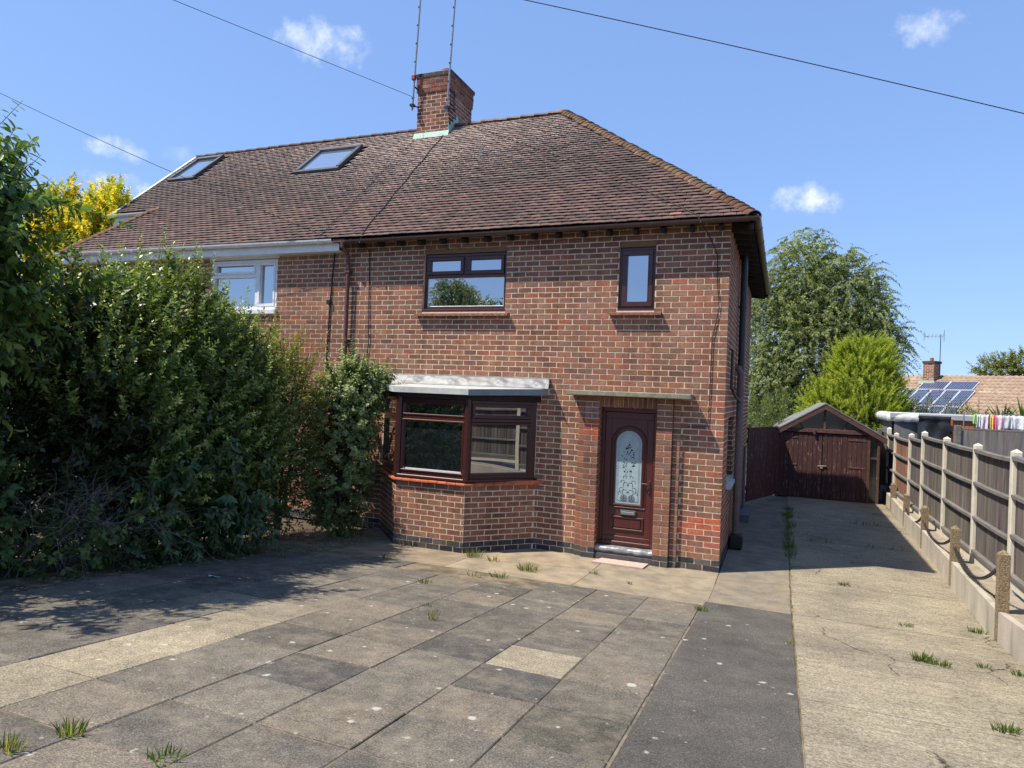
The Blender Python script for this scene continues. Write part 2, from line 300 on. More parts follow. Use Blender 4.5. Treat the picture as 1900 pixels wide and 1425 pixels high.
def _drive(col, e):
    mp2 = e['N']('ShaderNodeMapping'); mp2.inputs['Scale'].default_value = (.22, 1.9, 1); _lnk(e['nt'], e['geo'].outputs['Position'], mp2.inputs[0])
    st_ = e['mix'](e['mrange'](e['noise'](11, 10, mp2.outputs[0], .75), .36, .72), (.52, .455, .325), (.25, .22, .175))
    st_ = e['mix'](e['mrange'](e['noise'](22, 8, ro=.8), .5, .66, 0, .8), st_, (.52, .45, .31))
    st_ = e['mix'](e['mrange'](e['noise'](15, 8, ro=.8), .54, .68, 0, .75), st_, (.16, .138, .108))
    bl_ = e['mix'](e['mrange'](e['noise'](.9, 8, ro=.7), .44, .68, 0, .7), st_, (.20, .178, .148))
    bl_ = e['mix'](e['mrange'](e['noise'](2.6, 8, ro=.75), .55, .72, 0, .6), bl_, (.46, .42, .34))
    sp_ = e['mix'](e['mrange'](e['noise'](48, 6, ro=.88), .40, .62), (.40, .39, .375), (1.10, 1.08, 1.03))
    nd = e['N']('ShaderNodeTexNoise'); nd.inputs['Scale'].default_value = 2.2; nd.inputs['Detail'].default_value = 6; _lnk(e['nt'], e['geo'].outputs['Position'], nd.inputs['Vector'])
    ad_ = e['N']('ShaderNodeMix'); ad_.data_type = 'VECTOR'; ad_.inputs['Factor'].default_value = .35; _lnk(e['nt'], e['geo'].outputs['Position'], ad_.inputs[4]); _lnk(e['nt'], nd.outputs['Color'], ad_.inputs[5])
    vc = e['N']('ShaderNodeTexVoronoi'); vc.feature = 'DISTANCE_TO_EDGE'; vc.inputs['Scale'].default_value = .8; _lnk(e['nt'], ad_.outputs[1], vc.inputs['Vector'])
    ck = e['N']('ShaderNodeMath'); ck.operation = 'MULTIPLY'; _lnk(e['nt'], e['mrange'](vc.outputs['Distance'], .0, .007, 1., 0.), ck.inputs[0]); _lnk(e['nt'], e['mrange'](e['noise'](.9, 3), .48, .58), ck.inputs[1])
    bl_ = e['mix'](ck.outputs[0], bl_, (.06, .05, .04))
    return e['mix'](1., e['mix'](1., bl_, sp_, 'MULTIPLY'), col, 'MULTIPLY')
M_DRIVE = material('drive_concrete', (1, 1, 1), (.9, .9, .9), 2, rough=.95, spec=.15, bump=.005, bscale=90, src='obj', extra=_drive)
M_PATH = material('apron_concrete', (.33, .282, .205), (.20, .175, .138), 3.4, detail=8, rough=.95, spec=.15, bump=.004, bscale=110, fine=.3, fscale=90, c3=(.36, .285, .185), s3=1.6, lo3=.5, hi3=.75, src='obj')
M_ASPH = material('asphalt_strip', (.112, .105, .094), (.088, .083, .075), 4, rough=.95, spec=.2, bump=.005, bscale=190, extra=lambda c, e: _spots(c, e, False))

gm = MB()
ys = [400, 40, 20, 9, 3, 0, -.7, -1., -1.3, -1.7, -3, -5, -7, -9, -12, -14, -60, -400]
for a, b in zip(ys[:-1], ys[1:]):
    gm.quad((-400, b, gz(b)-.035), (400, b, gz(b)-.035), (400, a, gz(a)-.035), (-400, a, gz(a)-.035))
struct(gm.build('ground', M_SOIL))

def follow(mb, x0, x1, y0, y1, top, th, n=1, bev=.0):
    """a slab lying on the sloping ground between y0 (near) and y1"""
    Y = np.linspace(y0, y1, n+1); V = []; F = []
    for y in Y: V += [(x0, y, gz(y)+top), (x1, y, gz(y)+top), (x1, y, gz(y)+top-th), (x0, y, gz(y)+top-th)]
    for i in range(n):
        o = 4*i; F += [(o, o+1, o+5, o+4), (o+1, o+2, o+6, o+5), (o+2, o+3, o+7, o+6), (o+3, o, o+4, o+7)]
    F += [(3, 2, 1, 0), (4*n, 4*n+1, 4*n+2, 4*n+3)]
    mb.add(V, F)
bed = MB(); follow(bed, -6.2, .93, -11, -.6, -.003, .02, 40)
struct(bed.build('paving_bed', M_JOINT))
bed2 = MB(); follow(bed2, .9, 3.25, -11, 8.9, -.010, .02, 40)
struct(bed2.build('driveway_bed', M_JOINT))

# front paving: a grid of 2 ft slabs, each its own piece
XS = [-.035, -.645, -1.262, -1.89, -2.52, -3.15, -3.79, -4.42, -5.05, -5.68]
Y0, DY = -1.86, -.5725
DARK, MID, BRN, LITE, CREAM = (.125, .116, .103), (.168, .154, .131), (.19, .166, .136), (.25, .218, .168), (.31, .27, .20)
OV = {(1, 5): CREAM, (1, 6): (.10, .095, .087), (1, 4): DARK, (1, 3): DARK, (1, 2): BRN, (1, 7): BRN, (1, 8): MID, (0, 4): MID, (0, 5): BRN, (0, 6): MID, (0, 7): (.13, .122, .10), (0, 3): MID, (0, 2): DARK, (0, 1): MID,
      (2, 5): (.1, .095, .09), (2, 6): MID, (2, 7): MID, (2, 8): BRN, (2, 4): DARK, (2, 3): DARK, (3, 5): BRN, (3, 6): BRN, (3, 7): (.105, .1, .093), (3, 4): DARK, (3, 8): MID, (4, 7): MID, (4, 6): DARK, (4, 8): MID, (4, 5): BRN,
      (5, 5): LITE, (5, 6): CREAM, (5, 7): CREAM, (5, 8): CREAM, (5, 9): CREAM, (5, 10): CREAM, (5, 4): BRN, (5, 3): MID, (6, 6): MID, (6, 5): LITE, (6, 7): DARK}
pave = thing('slab_paving', 'front garden paving of square concrete slabs in mixed dark and pale greys', 'paving', (-3, -4, gz(-4)))
slabme = []
for k in range(6):
    me = bpy.data.meshes.new('slab'); m_ = MB()
    w, d = .3065-rnd.uniform(.001, .005), .2848-rnd.uniform(.001, .005)
    m_.bbox(-w, w, -d, d, -.045, 0, rnd.uniform(.004, .008)); me.from_pydata(m_.v, [], m_.f); me.materials.append(M_SLAB); slabme.append(me)
sl_ang = math.atan(.1)
for i in range(9):
    for j in range(13):
        xc = (XS[i]+XS[i+1])/2; yc = Y0+DY*(j+.5)
        if i >= 7 and yc > -2.6: continue
        if j == 0 and i in (3, 4, 5): continue
        o = obj('slab', slabme[rnd.randrange(6)], pave, (xc, yc, gz(yc)+.005+rnd.uniform(-.003, .003)))
        sl = (gz(yc-.2)-gz(yc+.2))/.4
        o.rotation_euler = (-math.atan(sl)+rnd.uniform(-.004, .004), rnd.uniform(-.006, .006), rnd.uniform(-.008, .008))
        o.location.x += rnd.uniform(-.004, .004); o.location.y += rnd.uniform(-.004, .004)
        o.scale.x = abs(XS[i]-XS[i+1])/.618
        c = OV.get((i, j)) or rnd.choice([DARK, DARK, MID, MID, BRN, (.14, .13, .115)])
        k_ = .94*(1+rnd.uniform(-.1, .1)); o.color = (c[0]*k_, c[1]*k_, c[2]*k_, 1)
# concrete driveway panels, side path and apron in front of the house
drive = thing('concrete_driveway', 'pale weathered concrete driveway leading back to the brown garage', 'driveway', (2, 2, 0))
for (y0, y1, c) in [(-11, -4.70, .98), (-4.69, -1.62, 1.), (-1.605, .14, 1.02), (.155, 3.08, .97), (3.095, 5.38, .9), (5.395, 8.8, .92)]:
    m_ = MB(); follow(m_, .945, 3.1 + .028*y0*0, y0, y1, .004, .06, max(1, int((y1-y0)/.4))); o = m_.build('concrete_panel', M_DRIVE, drive); o.color = (c, c, c, 1)
path = thing('concrete_path', 'narrow grey concrete path along the front and shaded side of the house', 'path', (0, -.8, 0))
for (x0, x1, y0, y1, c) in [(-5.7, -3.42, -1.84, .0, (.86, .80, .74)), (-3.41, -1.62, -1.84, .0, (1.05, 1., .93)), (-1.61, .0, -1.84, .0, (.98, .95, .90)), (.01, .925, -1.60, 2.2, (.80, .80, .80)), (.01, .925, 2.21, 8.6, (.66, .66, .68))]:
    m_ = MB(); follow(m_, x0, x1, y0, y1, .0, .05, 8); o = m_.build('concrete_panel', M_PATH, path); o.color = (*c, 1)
m_ = MB(); follow(m_, -.02, .925, -11, -1.61, .001, .05, 24)
struct(m_.build('asphalt_strip', M_ASPH))

# ------------------------------------------------------------------ brickwork
H, P = .08341, .2286
PAL = [(.345, .158, .094), (.315, .146, .09), (.385, .172, .098), (.28, .135, .087), (.295, .162, .104), (.365, .196, .114), (.235, .118, .083), (.40, .148, .083), (.325, .176, .114)]
PW = [20, 18, 14, 12, 10, 7, 7, 6, 6]
PLINTH = [(.07, .071, .073), (.10, .092, .083), (.055, .058, .064), (.13, .112, .095)]
def brick_colour(j):
    if j < 2: return jit(rnd.choice(PLINTH), .15)
    return jit(rnd.choices(PAL, PW)[0], .12)
def ring(w, h, dj=.0035):
    """uneven outline of a brick face, eight points"""
    q = [(-w, -h), (0, -h), (w, -h), (w, 0), (w, h), (0, h), (-w, h), (-w, 0)]
    return [(a+rnd.uniform(-dj, dj), b+rnd.uniform(-dj, dj)*.8) for a, b in q]
def brick_geo(w, h, out, back=.02):
    r = ring(w, h); V = [(a*.985, -out, b*.97) for a, b in r] + [(a, -out+.004, b) for a, b in r] + [(a, back, b) for a, b in r]
    F = [(0, 1, 2, 3, 4, 5, 6, 7)] + [(8+k, 8+(k+1) % 8, (k+1) % 8, k) for k in range(8)] + [(16+k, 16+(k+1) % 8, 8+(k+1) % 8, 8+k) for k in range(8)]
    return V, F
def lay(mb, org, u, nrm, length, j0, j1, holes=(), first=0, colour=brick_colour, keep=None, joint=.0145, out=.003):
    """stretcher bond on the vertical plane through org along unit u; nrm points out of the wall"""
    for j in range(j0, j1):
        jt = joint if j > 1 else .007; z0, z1 = j*H + jt/2, (j+1)*H - jt/2; zc = (z0+z1)/2
        segs = []; jh = joint if j > 1 else .009; a = 0. if (j+first) % 2 == 0 else -P/2
        while a < length:
            segs.append((max(a, 0)+(jh/2 if a > 0 else 0), min(a+P, length)-jh/2)); a += P
        for (a, b) in segs:
            parts = [(a, b)]
            for (h0, h1, hz0, hz1) in holes:
                if hz0 < zc < hz1:
                    nx = []
                    for (p, q) in parts:
                        if q <= h0 or p >= h1: nx.append((p, q)); continue
                        if p < h0: nx.append((p, h0))
                        if q > h1: nx.append((h1, q))
                    parts = nx
            for (p, q) in parts:
                if q-p < .03: continue
                c = colour(j) if colour.__code__.co_argcount == 1 else colour(j, (p+q)/2)
                if keep is not None and j > 1 and abs((q-p)-(P-joint)) < .002: keep.append(((p+q)/2, zc, c)); continue
                V, F = brick_geo((q-p)/2, (z1-z0)/2, out); uc = (p+q)/2
                mb.add([(org[0]+u[0]*(uc+v[0])-nrm[0]*v[1], org[1]+u[1]*(uc+v[0])-nrm[1]*v[1], zc+v[2]+org[2]) for v in V], F, c)
def panelled(mb, x0, x1, z0, z1, holes, y=0., depth=.14):
    """mortar-coloured wall face with openings and their reveals"""
    xs = sorted({x0, x1, *[v for h in holes for v in h[:2]]}); zs = sorted({z0, z1, *[v for h in holes for v in h[2:]]})
    for a, b in zip(xs[:-1], xs[1:]):
        for c, d in zip(zs[:-1], zs[1:]):
            if any(h[0] <= (a+b)/2 <= h[1] and h[2] <= (c+d)/2 <= h[3] for h in holes): continue
            mb.quad((a, y, c), (b, y, c), (b, y, d), (a, y, d))
    for (a, b, c, d) in holes:
        mb.quad((a, y, c), (a, y, d), (a, y+depth, d), (a, y+depth, c)); mb.quad((b, y, d), (b, y, c), (b, y+depth, c), (b, y+depth, d))
        mb.quad((a, y, d), (b, y, d), (b, y+depth, d), (a, y+depth, d)); mb.quad((b, y, c), (a, y, c), (a, y+depth, c), (b, y+depth, c))
def brick_objects(keep, parent, n, camdist):
    """the n bricks that show largest become pieces of their own; returns the rest"""
    keep.sort(key=camdist); shared = []
    for k in range(10):
        V, F = brick_geo((P-.0145)/2, (H-.0145)/2, .004); me = bpy.data.meshes.new('brick'); me.from_pydata(V, [], F); me.materials.append(M_BRO); shared.append(me)
    for (x, z, c) in keep[:n]:
        o = obj('brick', shared[rnd.randrange(10)], parent, (x, 0, z)); o.color = c
    return keep[n:]

XP = -6.40     # party line between the two halves
WT = 60*H      # wall top
house = thing('brick_house', 'right half of a red brick semi with bay window, brown door and hipped tile roof', 'house', (-3.2, 3.5, 0))
nb = thing('brick_house', 'left half of the brick semi with white gutter and two skylights, behind the hedge', 'house', (-9.8, 3.5, 0))
FH = [(-4.925, -3.415, 3.71, 4.76), (-1.59, -1.04, 3.71, 4.75), (-5.60, -2.80, 0, 2.60), (-2.12, -.59, 0, 2.43)]
fw = MB(); panelled(fw, XP, 0, 0, WT, [FH[0], FH[1], (-1.80, -.93, 0, 2.43)])
front = fw.build('front_wall', M_MORTAR, house)
ORANGE = (.52, .145, .07)
def fcol(j, u):
    x = -u
    if 4 <= j <= 9 and x > -.62:
        if (j == 8 and x > -.36) or (j == 7 and -.5 < x) or (j == 6 and -.6 < x < -.3): return jit(ORANGE, .15)
        if (j == 5 and x > -.2) or (j == 6 and x > -.3) or (j == 4 and x > -.3): return jit((.40, .14, .09), .12)
        return jit((.29, .13, .09), .12)
    if (j in (28, 26) and x > -.14) or (j == 23 and x > -.25): return jit((.46, .15, .09), .1)
    if j >= 55: return jit(rnd.choice([(.27, .13, .09), (.24, .13, .09), (.32, .17, .105), (.26, .11, .08)]), .12)
    return brick_colour(j)
rest = MB(); keep = []
holes_u = [(-h[1], -h[0], h[2], h[3]) for h in FH]
lay(rest, (0, 0, 0), (-1, 0), (0, -1), -XP, 0, 60, holes_u, 0, fcol, keep)
keep = [(-u, z, c) for (u, z, c) in keep]
vis = [k for k in keep if k[0] > -4.2 or k[1] > 2.7]; hid = [k for k in keep if not (k[0] > -4.2 or k[1] > 2.7)]
left = brick_objects(vis, front, 290, lambda k: (k[0]-.76)**2 + 100 + (k[1]-2.5)**2) + hid
for (x, z, c) in left:
    V, F = brick_geo((P-.0145)/2, (H-(.0145 if z > 2*H else .007))/2, .003); rest.add([(x+v[0], v[1], z+v[2]) for v in V], F, c)
stuff(rest.build('brickwork', M_BRV, front))
# shaded gable side
DEP = 6.75
sw = MB(); SH = [(.75, 2.0, 1.17, 2.17)]
def side_panel(mb, holes):
    ysl = sorted({0., DEP, *[v for h in holes for v in h[:2]]}); zsl = sorted({0., WT, *[v for h in holes for v in h[2:]]})
    for a, b in zip(ysl[:-1], ysl[1:]):
        for c, d in zip(zsl[:-1], zsl[1:]):
            if any(h[0] <= (a+b)/2 <= h[1] and h[2] <= (c+d)/2 <= h[3] for h in holes): continue
            mb.quad((0, a, c), (0, b, c), (0, b, d), (0, a, d))
    for (a, b, c, d) in holes:
        mb.quad((0, b, c), (0, b, d), (-.14, b, d), (-.14, b, c)); mb.quad((0, a, d), (0, a, c), (-.14, a, c), (-.14, a, d))
        mb.quad((0, a, d), (0, b, d), (-.14, b, d), (-.14, a, d)); mb.quad((0, b, c), (0, a, c), (-.14, a, c), (-.14, b, c))
side_panel(sw, SH); sw.quad((0, DEP, 0), (-13.2, DEP, 0), (-13.2, DEP, WT), (0, DEP, WT))
side = sw.build('side_wall', M_MORTAR, house)
sb = MB(); lay(sb, (0, 0, 0), (0, 1), (1, 0), DEP, 0, 60, SH, 1)
rv = MB()
for j in range(14, 26):   # brick ends round the side window's far jamb
    zc = (j+.5)*H; V, F = brick_geo(.05, (H-.011)/2, .003); sb.add([(-.06+v[0], 2.0+v[1], zc+v[2]) for v in V], F, brick_colour(j))
stuff(sb.build('brickwork', M_BRV, side))

# ---- windows
def bar(mb, x0, x1, z0, z1, y0, y1, b=.006): mb.bbox(x0, x1, y0, y1, z0, z1, b)
def frame_rect(mb, x0, x1, z0, z1, w, y0, y1):
    bar(mb, x0, x1, z0, z0+w, y0, y1); bar(mb, x0, x1, z1-w, z1, y0, y1); bar(mb, x0, x0+w, z0+w-.004, z1-w+.004, y0+.0015, y1); bar(mb, x1-w, x1, z0+w-.004, z1-w+.004, y0+.0015, y1)
def pane(parent, x0, x1, z0, z1, y, mat=None, name='pane'):
    m_ = MB(); m_.box(x0, x1, y, y+.012, z0, z1); return m_.build(name, mat or M_GLASS, parent)
# big upper window
w = MB(); frame_rect(w, -4.92, -3.42, 3.755, 4.68, .05, .055, .13); bar(w, -4.87, -3.47, 4.285, 4.335, .057, .13)
bar(w, -4.195, -4.145, 4.33, 4.64, .057, .13)
frame_rect(w, -4.868, -4.198, 4.337, 4.628, .058, .035, .09); frame_rect(w, -4.142, -3.472, 4.337, 4.628, .058, .035, .09)
bar(w, -4.94, -3.40, 3.712, 3.757, .0, .12)
win = w.build('window', M_UPVC, house)
for (a, b, c, d, yy) in [(-4.81, -4.256, 4.395, 4.57, .075), (-4.084, -3.53, 4.395, 4.57, .075), (-4.868, -3.472, 3.806, 4.284, .085)]: pane(win, a, b, c, d, yy)
m_ = MB(); frame_rect(m_, -4.868, -3.472, 3.806, 4.284, .012, .074, .09); m_.build('glazing_bead', M_WHITE, win)
m_ = MB(); m_.bbox(-4.92, -3.42, .02, .12, 4.685, 4.755, .004); m_.build('lintel_board', M_TIMBER, house)
m_ = MB(); m_.hexa([(-5.01,-.10,3.635),(-3.335,-.10,3.635),(-3.335,.06,3.645),(-5.01,.06,3.645),(-5.01,-.10,3.672),(-3.335,-.10,3.672),(-3.335,.06,3.70),(-5.01,.06,3.70)]); m_.build('sill', M_SILL, win)
# small upper window
w = MB(); frame_rect(w, -1.585, -1.045, 3.735, 4.66, .045, .05, .12); frame_rect(w, -1.545, -1.085, 3.775, 4.62, .075, .028, .09); bar(w, -1.60, -1.03, 3.712, 3.738, .0, .12)
win = w.build('window', M_UPVC, house); pane(win, -1.472, -1.158, 3.848, 4.547, .07)
m_ = MB(); m_.bbox(-1.585, -1.045, .02, .12, 4.665, 4.745, .004); m_.build('lintel_board', M_TIMBER, house)
m_ = MB(); m_.hexa([(-1.705,-.10,3.635),(-.925,-.10,3.635),(-.925,.06,3.645),(-1.705,.06,3.645),(-1.705,-.10,3.672),(-.925,-.10,3.672),(-.925,.06,3.70),(-1.705,.06,3.70)]); m_.build('sill', M_SILL, win)
# side window, seen edge on
w = MB(); w.box(-.13, -.09, .76, 1.99, 1.18, 1.24); w.box(-.13, -.09, .76, 1.99, 2.1, 2.16); w.box(-.13, -.09, .76, .82, 1.24, 2.1); w.box(-.13, -.09, 1.93, 1.99, 1.24, 2.1)
win = w.build('window', M_UPVC, house); m_ = MB(); m_.box(-.12, -.105, .82, 1.93, 1.24, 2.1); m_.build('pane', M_GLASS, win)
m_ = MB(); m_.hexa([(-.08,.68,1.10),(.07,.68,1.09),(.07,2.07,1.09),(-.08,2.07,1.10),(-.08,.68,1.18),(.07,.68,1.135),(.07,2.07,1.135),(-.08,2.07,1.18)]); m_.build('sill', M_LEADD, win)

# ---- bay
BA, BB, BC, BD = (-5.60, 0.), (-4.79, -.84), (-3.60, -.845), (-2.785, 0.)
bm = MB(); bm.prism([BA, BB, BC, BD], 0, 12*H)
bay = bm.build('bay_wall', M_MORTAR, house)
bb = MB()
for (a, b, f0) in [(BA, BB, 0), (BB, BC, 1), (BC, BD, 0)]:
    L = math.hypot(b[0]-a[0], b[1]-a[1]); u = ((b[0]-a[0])/L, (b[1]-a[1])/L); lay(bb, (a[0], a[1], 0), u, (u[1], -u[0]), L, 0, 12, (), f0)
stuff(bb.build('brickwork', M_BRV, bay))
def offs(poly, d):
    """outward offset of the open bay outline"""
    out = []
    n = len(poly)
    def nn(a, b):
        L = math.hypot(b[0]-a[0], b[1]-a[1]); return ((b[1]-a[1])/L, -(b[0]-a[0])/L)
    for i, p_ in enumerate(poly):
        if i == 0: k = nn(poly[0], poly[1]); t = d/abs(k[0]); out.append((p_[0]+math.copysign(t, k[0]), p_[1]))
        elif i == n-1: k = nn(poly[-2], poly[-1]); t = d/abs(k[0]); out.append((p_[0]+math.copysign(t, k[0]), p_[1]))
        else:
            a, b = nn(poly[i-1], p_), nn(p_, poly[i+1]); s = (a[0]+b[0], a[1]+b[1]); q = 1+a[0]*b[0]+a[1]*b[1]; out.append((p_[0]+d*s[0]/q, p_[1]+d*s[1]/q))
    return out
OUT = [BA, BB, BC, BD]
# tiled sill: rows of small quarry tiles
so_, si_ = offs(OUT, .06), offs(OUT, -.10)
core = MB(); core.prism(offs(OUT, .045), 12*H+.002, 12*H+.035); sill = core.build('bay_sill', M_SILL, house)
for k in range(3):
    (a, b), (c, d) = (so_[k], so_[k+1]), (si_[k], si_[k+1]); L = math.hypot(b[0]-a[0], b[1]-a[1]); n = int(L/.15)
    for i in range(n):
        t0, t1 = i/n+.004, (i+1)/n-.004
        q = [(a[0]+(b[0]-a[0])*t0, a[1]+(b[1]-a[1])*t0), (a[0]+(b[0]-a[0])*t1, a[1]+(b[1]-a[1])*t1), (c[0]+(d[0]-c[0])*t1, c[1]+(d[1]-c[1])*t1), (c[0]+(d[0]-c[0])*t0, c[1]+(d[1]-c[1])*t0)]
        m_ = MB(); zz = [12*H+.030, 12*H+.030, 12*H+.075, 12*H+.075]; dz = rnd.uniform(-.002, .002)
        m_.hexa([(*q[r], zz[r]-.02+dz) for r in range(4)] + [(*q[r], zz[r]+dz) for r in range(4)])
        o = m_.build('sill_tile', M_REDTILE, sill); o.color = jit((1, 1, 1), .18)
def onface(a, b, off=0.):
    L = math.hypot(b[0]-a[0], b[1]-a[1]); u = ((b[0]-a[0])/L, (b[1]-a[1])/L); n = (u[1], -u[0])
    def T(vs): return [(a[0]+u[0]*v[0]-n[0]*v[1], a[1]+u[1]*v[0]-n[1]*v[1], v[2]) for v in vs]
    return L, T
wf = MB(); panes = []; sill_strips = MB()
ZB, ZT, ZR = 1.095, 2.285, 1.985
for k in range(3):
    a, b = OUT[k], OUT[k+1]; L, T = onface(a, b); loc = MB()
    frame_rect(loc, .0, L, ZB, ZT, .06, .015, .085); bar(loc, .05, L-.05, ZR-.028, ZR+.028, .017, .085)
    if k == 2: frame_rect(loc, .075, L-.12, ZR+.03, ZT-.05, .05, -.004, .07); frame_rect(loc, .055, L-.1, ZB+.055, ZR-.03, .035, .004, .07); bar(loc, L-.13, L-.05, ZB+.05, ZT-.05, .010, .085)
    if k == 1: frame_rect(loc, .055, L-.055, ZB+.055, ZR-.025, .03, .004, .07); frame_rect(loc, .055, L-.055, ZR+.03, ZT-.055, .03, .008, .07)
    if k == 0: frame_rect(loc, .05, L-.05, ZB+.055, ZR-.025, .05, .004, .07)
    bar(loc, -.01, L+.01, ZB-.035, ZB+.006, -.03, .09, .008)
    wf.add(T(loc.v), loc.f)
    for (z0, z1) in ((ZB+.055, ZR-.02), (ZR+.02, ZT-.05)):
        q = MB(); q.box(.05, L-.05, .05, .062, z0, z1); panes.append((T(q.v), q.f))
    q = MB(); q.box(.085, L-(.135 if k == 2 else .085), .046, .052, ZB+.085, ZB+.105)
    if k < 2: sill_strips.add(T(q.v), q.f)
for p_ in (BB, BC):       # corner posts
    wf.prism([(p_[0]+.055*math.cos(t), p_[1]+.02+.055*math.sin(t)) for t in [i*math.pi/4+.39 for i in range(8)]], ZB-.03, ZT+.01)
bw = wf.build('bay_window', M_UPVC, house)
for (v, f) in panes: add('pane', v, f, M_GLASSD, bw)
sill_strips.build('glazing_bead', M_WHITE, bw)  # white strip added on the pane for the inner sill behind the glass
m_ = MB(); m_.prism(offs(OUT, .03), ZT+.002, 2.375); m_.build('bay_head', M_DARKWOOD, house)
# bay roof: felted flat roof, lead fascia, crumpled flashing against the wall
RO = offs(OUT, .105); RO[0] = (-5.80, 0.); RO[-1] = (-2.60, -.0); RO.insert(3, (-2.60, -.13))
zt = lambda x, y: 2.452+.055*(y+.95)/.95
br = MB(); br.prism(RO, lambda x, y: 2.365+.045*(y+.95)/.95, zt); broof = br.build('bay_roof', M_LEADD, house); broof.color = (1.05, 1.05, 1.02, 1)
ff = MB()
a, b = RO[2], RO[3]; L, T = onface(a, b); q = MB(); q.bbox(.0, L+.004, -.012, .004, 0, 1, .002)
ff.add([(v[0], v[1], (2.36 if z < .5 else 2.449)+.045*(v[1]+.95)/.95) for v, z in zip(T(q.v), [v[2] for v in q.v])], q.f)
o = ff.build('fascia', M_LEADD, broof); o.color = (.42, .47, .5, 1)
nx, ny = 90, 9; V = []; F = []
for i in range(nx+1):
    for j in range(ny+1):
        x = -5.80 + 3.19*i/nx; t = j/ny
        y = -.012 - .17*t**1.1 - (.05*t if i == nx else 0); z = 2.665 - .165*t - .035*t*t
        k = math.sin(x*9+t*3)*.010+math.sin(x*21-t*7+1)*.007+math.sin(x*37+t*11)*.005
        if 0 < j: y -= abs(k)*1.2*math.sin(min(1, t*1.4)*math.pi*.8); z += k*.9*t*(1-t)*3
        if j == ny: z = zt(x, y)+.004
        V.append((x + .05*t*(i/nx), y, z))
for i in range(nx):
    for j in range(ny): o_ = i*(ny+1)+j; F.append((o_, o_+1, o_+ny+2, o_+ny+1))
fl = add('flashing', V, F, M_LEAD, broof, smooth=True)
md = fl.modifiers.new('thick', 'SOLIDIFY'); md.thickness = .006; md.offset = -1

# ---- door surround, canopy, door
sd = MB(); sdb = MB()
def pier(x0, x1, yf, j1, n0):
    sd.box(x0+.004, x1-.004, yf+.006, .0, 0, j1*H)
    for j in range(j1):
        nb_ = 1 if ((j+n0) % 2 == 0 or x1-x0 < .15) else 2; wdt = (x1-x0)/nb_
        for i in range(nb_):
            c = brick_colour(j)
            if x0 < -1.9 and x1-x0 > .15:
                if 21 <= j <= 24 and not (j == 21 and i == 0): c = jit(ORANGE, .12)
                elif 25 <= j <= 27: c = jit((.36, .2, .17), .1)
            a, b = x0+wdt*i+(.005 if i else 0), x0+wdt*(i+1)-(.005 if i < nb_-1 else 0)
            sdb.bbox(a, b, yf, -.001, j*H+.006, (j+1)*H-.006, .004, c)
pier(-2.0, -1.785, -.11, 29, 0); pier(-2.112, -2.004, -.055, 29, 1); pier(-.925, -.70, -.11, 29, 1); pier(-.696, -.592, -.055, 29, 0)
x = -1.782                # soldier course over the door
sd.box(-1.785, -.925, -.095, .12, 2.275, 2.42)
while x < -.93:
    sdb.bbox(x+.004, min(x+.072, -.926)-.004, -.102, -.06, 2.262, 2.418, .003, jit(rnd.choice([(.36, .16, .08), (.30, .14, .08), (.26, .12, .08)]), .15)); x += .0717
for sgn, xx in ((1, -1.785), (-1, -.925)):      # brick reveals beside the door
    for j in range(27): sdb.bbox(min(xx, xx-sgn*.012)+.0, max(xx, xx-sgn*.012)+.006, -.001, .10, j*H+.006, (j+1)*H-.006, .003, brick_colour(j))
sur = sd.build('door_surround', M_MORTAR, house); stuff(sdb.build('brickwork', M_BRV, sur))
m_ = MB(); m_.bbox(-2.245, -.425, -.30, -.004, 2.425, 2.503, .012); cano = m_.build('canopy', M_CONC, house)
dr = MB(); frame_rect(dr, -1.785, -.93, .19, 2.262, .062, .07, .15)
dfr = dr.build('door_frame', M_DOORW, house)
dl = MB(); XA, XB, ZA, ZC = -1.722, -.992, .235, 2.195
GX0, GX1, GZ0, GZS = -1.545, -1.155, .83, 1.725; GR = (GX1-GX0)/2; GXC = (GX0+GX1)/2
def arch(x0, x1, z0, zs, n=16):
    r = (x1-x0)/2; c = (x0+x1)/2; return [(x0, z0), (x1, z0)] + [(c+r*math.cos(math.pi*i/n), zs+r*math.sin(math.pi*i/n)) for i in range(n+1)]
dl.bbox(XA, XB, .095, .135, ZA, ZC, .003)
frame_rect(dl, XA, XB, ZA, ZC, .10, .086, .12)
def archband(x0, x1, z0, zs, w, yf, yb):
    o_, i_ = arch(x0-w, x1+w, z0-w, zs), arch(x0, x1, z0, zs); n = len(o_)
    V = [(a, yf+.008, b) for a, b in o_] + [(a*.5+c*.5, yf, b*.5+d*.5) for (a, b), (c, d) in zip(o_, i_)] + [(a, yf+.008, b) for a, b in i_] + [(a, yb, b) for a, b in o_] + [(a, yb, b) for a, b in i_]
    F = []
    for i in range(n):
        k = (i+1) % n; F += [(i, k, n+k, n+i), (n+i, n+k, 2*n+k, 2*n+i), (3*n+i, 3*n+k, k, i), (2*n+i, 2*n+k, 4*n+k, 4*n+i)]
    return V, F
dl.add(*archband(GX0, GX1, GZ0, GZS, .035, .068, .10)); dl.add(*archband(GX0-.06, GX1+.06, GZ0-.05, GZS, .018, .078, .10))
for (a, b, c, d) in [(-1.59, -1.10, .425, .635)]: frame_rect(dl, a, b, c, d, .028, .074, .10); dl.bbox(a+.04, b-.04, .084, .1, c+.04, d-.04, .006)
dl.bbox(XA, XB, .06, .10, .205, .262, .01)
door = dl.build('door', M_DOORW, house)
g = arch(GX0, GX1, GZ0, GZS); add('door_glass', [(a, .088, b) for a, b in g] + [(a, .1, b) for a, b in g], [tuple(range(len(g)-1, -1, -1)), tuple(range(len(g), 2*len(g)))], M_FROST, door)
pt = MB()
